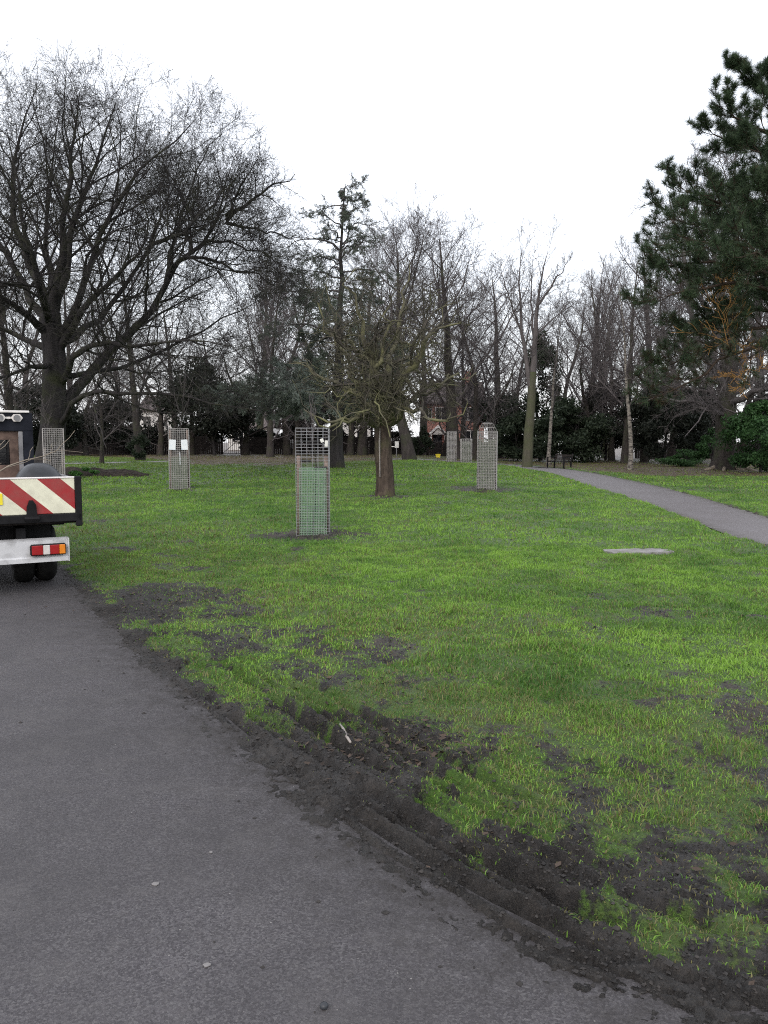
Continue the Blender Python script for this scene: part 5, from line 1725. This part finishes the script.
for lx in (-.45, -.15, .44, .65):
    if lx < 0 or True:
        m = MB()
        ol = [(lx - .075, 1.90), (lx - .04, 1.95), (lx + .04, 1.95), (lx + .075, 1.90), (lx + .04, 1.85), (lx - .04, 1.85)]
        m.poly_prism(ol, 'y', 3.0, 3.05)
        lp = m.build('work_lamp', M['clear_lens'], hbo)
        MB().tube([(lx, 2.985, 1.90), (lx, 3.0, 1.90)], .042, 12).build('lens', M['grey_steel'], lp)
MB().box((.545, 3.04, 1.90), (.06, .02, .03)).build('lamp_bracket', M['clear_lens'], hbo)
cb = MB().poly_prism([(3.2, .55), (5.05, .50), (5.10, 1.05), (4.75, 1.25), (4.35, 1.90), (4.1, 1.95), (3.3, 1.95), (3.2, 1.85)], 'x', -.80, .80).build('cab', M['white_paint'], tk)
MB().box((0, 3.185, 1.45), (1.15, .02, .5), None, .004).build('rear_window', M['glass_dark'], cb)
MB().poly_prism([(4.42, 1.80), (4.80, 1.24), (4.78, 1.22), (4.40, 1.78)], 'x', -.7, .7).build('windscreen', M['glass_dark'], cb)
for sx in (-1, 1):
    MB().poly_prism([(3.55, 1.28), (4.55, 1.28), (4.25, 1.80), (3.55, 1.80)], 'x', sx * .802, sx * .81).build('side_window', M['glass_dark'], cb)
    MB().box((sx * .88, 4.45, 1.45), (.10, .06, .24), None, .02).build('mirror', M['black_steel'], cb)


def truck_pt(x, y, z):
    return (tc_[0] + x * ux_ - y * uy_, tc_[1] + x * uy_ + y * ux_, zr + z)


# black plastic tub lying in the bed
m = MB(); n1, n2 = 22, 14
for i in range(n1 + 1):
    u = -1 + 2 * i / n1
    prof = max(0.0, 1 - abs(u) ** 2.6) ** .5
    for k in range(n2 + 1):
        a = math.pi * k / n2
        m.v.append((u * .31, math.cos(a) * .36 * (.35 + .65 * prof), .0 + math.sin(a) * .55 * prof))
for i in range(n1):
    for k in range(n2):
        b0 = i * (n2 + 1) + k
        m.f.append((b0, b0 + 1, b0 + n2 + 2, b0 + n2 + 1))
hump = m.build('plastic_tub', M['tarp'], None, True)
hump.location = truck_pt(.66, .58, .80); hump.rotation_euler = (0, 0, A29)
tag(hump, 'black plastic tub lying upside down in the truck bed behind the tailboard', 'tub')
# cut branches thrown in the bed
for i, (a, b_, c_, r, lab) in enumerate((((-.25, .5, .8), (.05, .9, 1.25), (.30, 1.5, 1.52), .018, 'bare grey stick leaning up in the truck bed, longest'),
                                       ((.10, .5, .8), (.14, .62, 1.28), (.10, .75, 1.36), .014, 'short upright stick in the truck bed beside the tub'),
                                       ((-.15, .6, .8), (.30, .9, 1.30), (.95, 1.2, 1.46), .016, 'thin arching branch in the truck bed over the tub'),
                                       ((.0, .4, .8), (-.15, .6, 1.2), (-.35, .9, 1.34), .013, 'thin twig leaning left in the truck bed'))):
    p = [truck_pt(*a), truck_pt(*b_), truck_pt(*c_)]
    st = Tree(300 + i, pars(max=2, n=[0, 4, 0], seg=[3, 5, 3], ratio=[.3, .3, .3], lmax=[1, .35, .2], rmin=.004, t0=[0, .35, .2]))
    st.guided(p, r, r * .4, 1, .012, .35, None, 7)
    V, Fq = st.arrays([1, 2], p[0])
    o = mesh_np('cut_branch', V, Fq, M['bark_pale'], None, True, None, p[0])
    tag(o, lab, 'branch', 'cut branches in the truck bed')

# ------------------------------------------------------------------ bench, sign, bin, slab, small things
bq = gnd(559, 468.2)
bn = thing('park_bench', 'dark wooden park bench beside the footpath in front of the birch', 'bench', (bq[0], bq[1], bq[2] - .02), R(-64))
BW = 1.45
for i in range(4):
    MB().box((0, -.18 + .12 * i, .40), (BW, .09, .03), None, .005).build('seat_slat', M['wood_dark'], bn)
for i in range(3):
    MB().box((0, .25 + .03 * i, .50 + .10 * i), (BW, .025, .075), Matrix.Rotation(-.28, 3, 'X'), .005).build('back_slat', M['wood_dark'], bn)
for sx in (-1, 1):
    m = MB()
    x = sx * (BW / 2 - .05)
    m.bar((x, -.24, 0), (x, -.22, .60), .06).bar((x, .22, 0), (x, .24, .42), .06).bar((x, .24, .42), (x, .36, .78), .06).bar((x, -.24, .37), (x, .24, .37), .055).bar((x, -.27, .60), (x, .29, .60), .065, .035)
    m.build('end_frame', M['black_steel'], bn)
MB().box((-.75, -.55, .03), (1.5, .55, .03)).build('base_pad', M['wood_dark'], bn)

sg = gnd(396.5, 457.5)
t = thing('sign_post', 'small white sign on a grey post right of the crab trunk', 'sign', sg)
MB().tube([(0, 0, -.1), (0, 0, 1.05)], .03, 8).build('post', M['grey_steel'], t)
MB().box((0.02, -.045, .85), (.26, .012, .42), None, .004).build('sign_plate', M['sign_white'], t)
MB().box((-.28, -.04, .72), (.32, .012, .06), None, .003).build('arrow_plate', M['sign_white'], t)

gb = gnd(438, 458.0)
t = thing('grit_bin', 'small yellow grit bin at the foot of the fence below the red brick house', 'bin', gb)
t.scale = (.62, .62, .62)
MB().poly_prism([(-.2, .0), (.2, .0), (.25, .34), (-.25, .34)], 'y', -.18, .18).build('box', M['yellow'], t)
MB().poly_prism([(-.27, .345), (.27, .345), (.22, .44), (-.22, .44)], 'y', -.21, .21).build('lid', M['yellow'], t)

# concrete slab set in the lawn
m = MB(); g = random.Random(9)
ol = []
for k in range(44):
    a = 2 * math.pi * k / 44
    rx = .46 * (1 + .10 * math.sin(3 * a + 1) + g.uniform(-.06, .06)); ry = .30 * (1 + .28 * math.sin(2 * a + .5) + g.uniform(-.12, .12))
    ol.append((max(-.46, min(.46, rx * math.cos(a) * 1.12)), ry * math.sin(a) - .05 * math.cos(a)))
m.poly_prism(ol, 'z', -.05, .0)
o = m.build('stone_slab', M['concrete'])
gz_ = float(ground_z(np.array([SLAB[0]]), np.array([SLAB[1]]))[0])
o.location = (SLAB[0], SLAB[1], gz_ + .016); o.rotation_euler = (R(-1.0), R(-1.5), R(-6))
tag(o, 'pale irregular stone slab lying in the grass on the right', 'slab')

sk = gnd(345, 744)
V0 = ground_z(np.array([sk[0] - .03, sk[0] + .02]), np.array([sk[1] + .10, sk[1] - .08]))
m = MB().tube([(-.035, .14, float(V0[0]) + .02), (-.012, .05, float(V0[0]) + .028), (.012, -.03, float(V0[1]) + .024), (.034, -.10, float(V0[1]) + .02)], [.004, .007, .009, .006], 7)
o = m.build('fallen_stick', M['wood_grey'], None, True); o.location = (sk[0], sk[1], 0)
tag(o, 'short pale broken stick lying in the mud at the edge of the grass', 'stick')

ck = gnd(324, 1009)
m = MB(); n1, n2 = 8, 12
for i in range(n1 + 1):
    a = math.pi * i / n1
    for k in range(n2):
        b_ = 2 * math.pi * k / n2
        m.v.append((math.sin(a) * math.cos(b_) * .0125, math.sin(a) * math.sin(b_) * .0115, math.cos(a) * .010))
for i in range(n1):
    for k in range(n2):
        m.f.append((i * n2 + k, i * n2 + (k + 1) % n2, (i + 1) * n2 + (k + 1) % n2, (i + 1) * n2 + k))
o = m.build('conker', M['tarp'], None, True); o.location = (ck[0], ck[1], .010)
tag(o, 'small dark round conker lying on the asphalt in the foreground', 'conker')
for px, py, s, lab in ((155, 885, .014, 'pale flat chip of litter on the asphalt left of centre'), (207, 966, .012, 'small pale chip of litter on the asphalt near the bottom'), (211, 853, .007, 'tiny white chip of litter on the asphalt, the farther one')):
    p = gnd(px, py); g = random.Random(px)
    ol = [(math.cos(k * .7) * s * g.uniform(.6, 1.3), math.sin(k * .7) * s * g.uniform(.5, 1.0)) for k in range(9)]
    o = MB().poly_prism(ol, 'z', 0, .003).build('paper_scrap', M['concrete']); o.location = (p[0], p[1], .002)
    tag(o, lab, 'litter')

# ------------------------------------------------------------------ far fence, gate and houses
YF = 63.0


def fence(x0, y0, x1, y1, h, label):
    L = math.hypot(x1 - x0, y1 - y0)
    zb = min(Hf(x0, y0), Hf(x1, y1)) - .05
    t = thing('board_fence', label, 'fence', (x0, y0, zb), math.atan2(y1 - y0, x1 - x0))
    n = max(1, int(L / 2.4))
    m = MB(); g = random.Random(int(x0 * 10) + 5)
    k = int(L / .15)
    for i in range(k):
        m.box((.075 + i * L / k, 0, h / 2), (.142, .022, h + g.uniform(-.03, .02)))
    m.build('boards', M['fence'], t)
    for i in range(n + 1):
        MB().box((i * L / n, .06, h / 2), (.1, .1, h + .06), None, .01).build('post', M['fence'], t)
    return t


xf = lambda px, Y=YF: at(px, 440, Y)[0]
fence(xf(-160), YF - 1, xf(222), YF, 1.5, 'long dark board fence behind the trees, left of the gate')
fence(xf(241), YF, xf(428), YF + .6, 1.5, 'dark board fence between the gate and the red brick house')
fence(xf(428), YF + .6, xf(560), YF + 1, 1.35, 'dark board fence in front of the red brick house')
fence(xf(640), YF + 1, xf(900), YF - 2, 1.35, 'dark board fence behind the yews on the right')
gl, gr = xf(222), xf(241)
t = thing('metal_gate', 'dark barred gate in the gap of the far board fence', 'gate', ((gl + gr) / 2, YF, Hf(gl, YF)))
w = gr - gl
m = MB()
for i in range(10):
    m.tube([(-w / 2 + .06 + i * (w - .12) / 9, 0, .06), (-w / 2 + .06 + i * (w - .12) / 9, 0, 1.35)], .018, 6)
m.build('bars', M['black_steel'], t)
m = MB().bar((-w / 2 + .03, 0, .1), (w / 2 - .03, 0, .1), .05).bar((-w / 2 + .03, 0, 1.3), (w / 2 - .03, 0, 1.3), .05).bar((-w / 2 + .03, 0, .1), (w / 2 - .03, 0, 1.3), .04)
m.build('gate_frame', M['black_steel'], t)


def house(px0, px1, Y, eave, ridge, wall, label, name='house', depth=7.0, wins=(), porch=None, chimney=True):
    x0, x1 = xf(px0, Y), xf(px1, Y)
    cx = (x0 + x1) / 2; z0 = .35; w = x1 - x0
    t = thing(name, label, 'house', (cx, Y, z0))
    MB().box((0, depth / 2, eave / 2), (w, depth, eave)).build('wall', M[wall], t)
    m = MB().poly_prism([(-.35, eave - .1), (depth / 2, ridge), (depth + .35, eave - .1), (depth + .35, eave + .06), (depth / 2, ridge + .2), (-.35, eave + .06)], 'x', -w / 2 - .25, w / 2 + .25)
    rf = m.build('roof', M['roof'], t)
    if chimney:
        MB().box((w * .3, depth / 2, ridge + .5), (.9, .6, 1.6), None, .02).build('chimney', M['brick'], rf)
    for (wx, wz, ww, wh) in wins:
        f = MB()
        f.box((wx, -.02, wz + wh / 2), (ww + .16, .08, .09)).box((wx, -.02, wz - wh / 2), (ww + .22, .12, .09)).box((wx - ww / 2, -.02, wz), (.08, .08, wh - .1)).box((wx + ww / 2, -.02, wz), (.08, .08, wh - .1)).box((wx, -.02, wz), (.06, .06, wh - .1))
        fo = f.build('window', M['bright_paint'], t)
        MB().box((wx, -.004, wz), (ww - .08, .02, wh - .1)).build('pane', M['glass_dark'], fo)
    if porch is not None:
        px_ = porch
        m = MB().poly_prism([(px_ - .95, 1.9), (px_, 2.75), (px_ + .95, 1.9), (px_ + .8, 1.78), (px_, 2.5), (px_ - .8, 1.78)], 'y', -1.2, -.02)
        po = m.build('porch', M['bright_paint'], t)
        for s in (-1, 1):
            MB().box((px_ + s * .72, -1.1, .95), (.13, .13, 1.75), None, .01).build('porch_post', M['bright_paint'], po)
        MB().poly_prism([(px_ - .62, 1.80), (px_ + .62, 1.80), (px_, 2.42)], 'y', -1.0, -.95).build('gable_board', M['bright_paint'], po)
        dr = MB().box((px_, -.03, .95), (.9, .05, 1.9), None, .01).build('door', M['navy'], t)
        MB().tube([(px_ + .35, -.06, .95), (px_ + .35, -.11, .95)], .03, 8).build('handle', M['bright_paint'], dr)
    return t


house(424, 484, 82, 5.0, 7.2, 'brick', 'red brick house with a white gabled porch behind the far fence', wins=((-1.3, 3.9, 1.2, 1.3), (1.4, 3.9, 1.2, 1.3), (-2.6, 3.9, .6, 1.1), (1.7, 1.5, 1.5, 1.4)), porch=-1.7)
house(140, 172, 86, 4.4, 6.0, 'render_white', 'white rendered house glimpsed right of the stout ivy footed tree', wins=((-.9, 3.2, .9, 1.2), (.9, 3.2, .9, 1.2), (.2, 1.3, 1.0, 1.2)), chimney=False)
house(228, 272, 90, 2.6, 4.4, 'render_white', 'low pale house glimpsed over the fence by the bushy bare tree', wins=((-1.3, 1.7, 1.2, 1.1), (1.3, 1.7, 1.2, 1.1)), chimney=False)
house(330, 372, 88, 3.6, 5.4, 'render_white', 'pale house glimpsed behind the cedar trunk over the fence', wins=((-1.4, 1.6, 1.1, 1.2), (1.2, 1.6, 1.1, 1.2)), chimney=False)
house(668, 718, 84, 2.9, 4.6, 'render_white', 'white low house glimpsed between the yews on the right', wins=((-1.6, 1.5, 1.0, 1.1), (1.5, 1.5, 1.0, 1.1)), chimney=False)

# ------------------------------------------------------------------ sky and light
w = bpy.data.worlds.new('World')
scene.world = w
w.use_nodes = True
nt = w.node_tree
nt.nodes.clear()
out = nt.nodes.new('ShaderNodeOutputWorld')
sky = nt.nodes.new('ShaderNodeTexSky')
sky.sky_type = 'NISHITA'
sky.sun_disc = False
sky.sun_elevation = R(38)
sky.sun_rotation = R(200)
sky.dust_density = 4.0
bg = N(nt, 'ShaderNodeBackground', i_Color=sky.outputs[0], i_Strength=0.06)
cloud = N(nt, 'ShaderNodeBackground', i_Color=(0.97, 0.975, 1.0, 1), i_Strength=0.95)
add = nt.nodes.new('ShaderNodeAddShader')
nt.links.new(bg.outputs[0], add.inputs[0]); nt.links.new(cloud.outputs[0], add.inputs[1])
nt.links.new(add.outputs[0], out.inputs[0])
sd = bpy.data.lights.new('sun', 'SUN')
sd.energy = 0.6
sd.angle = R(35)
sd.color = (1.0, 0.97, 0.93)
so = bpy.data.objects.new('sun', sd)
COL.objects.link(so)
so.rotation_euler = (R(52), 0, R(-20))
so.location = (0, 0, 30)

vs = scene.view_settings
vs.view_transform = 'Standard'
vs.look = 'None'
vs.gamma = 1
vs.exposure = 0.46
vs.use_curve_mapping = False
scene.render.engine = 'CYCLES'
scene.cycles.filter_width = 1.1
scene.cycles.max_bounces = 6
scene.cycles.transparent_max_bounces = 6
scene.cycles.use_denoising = False
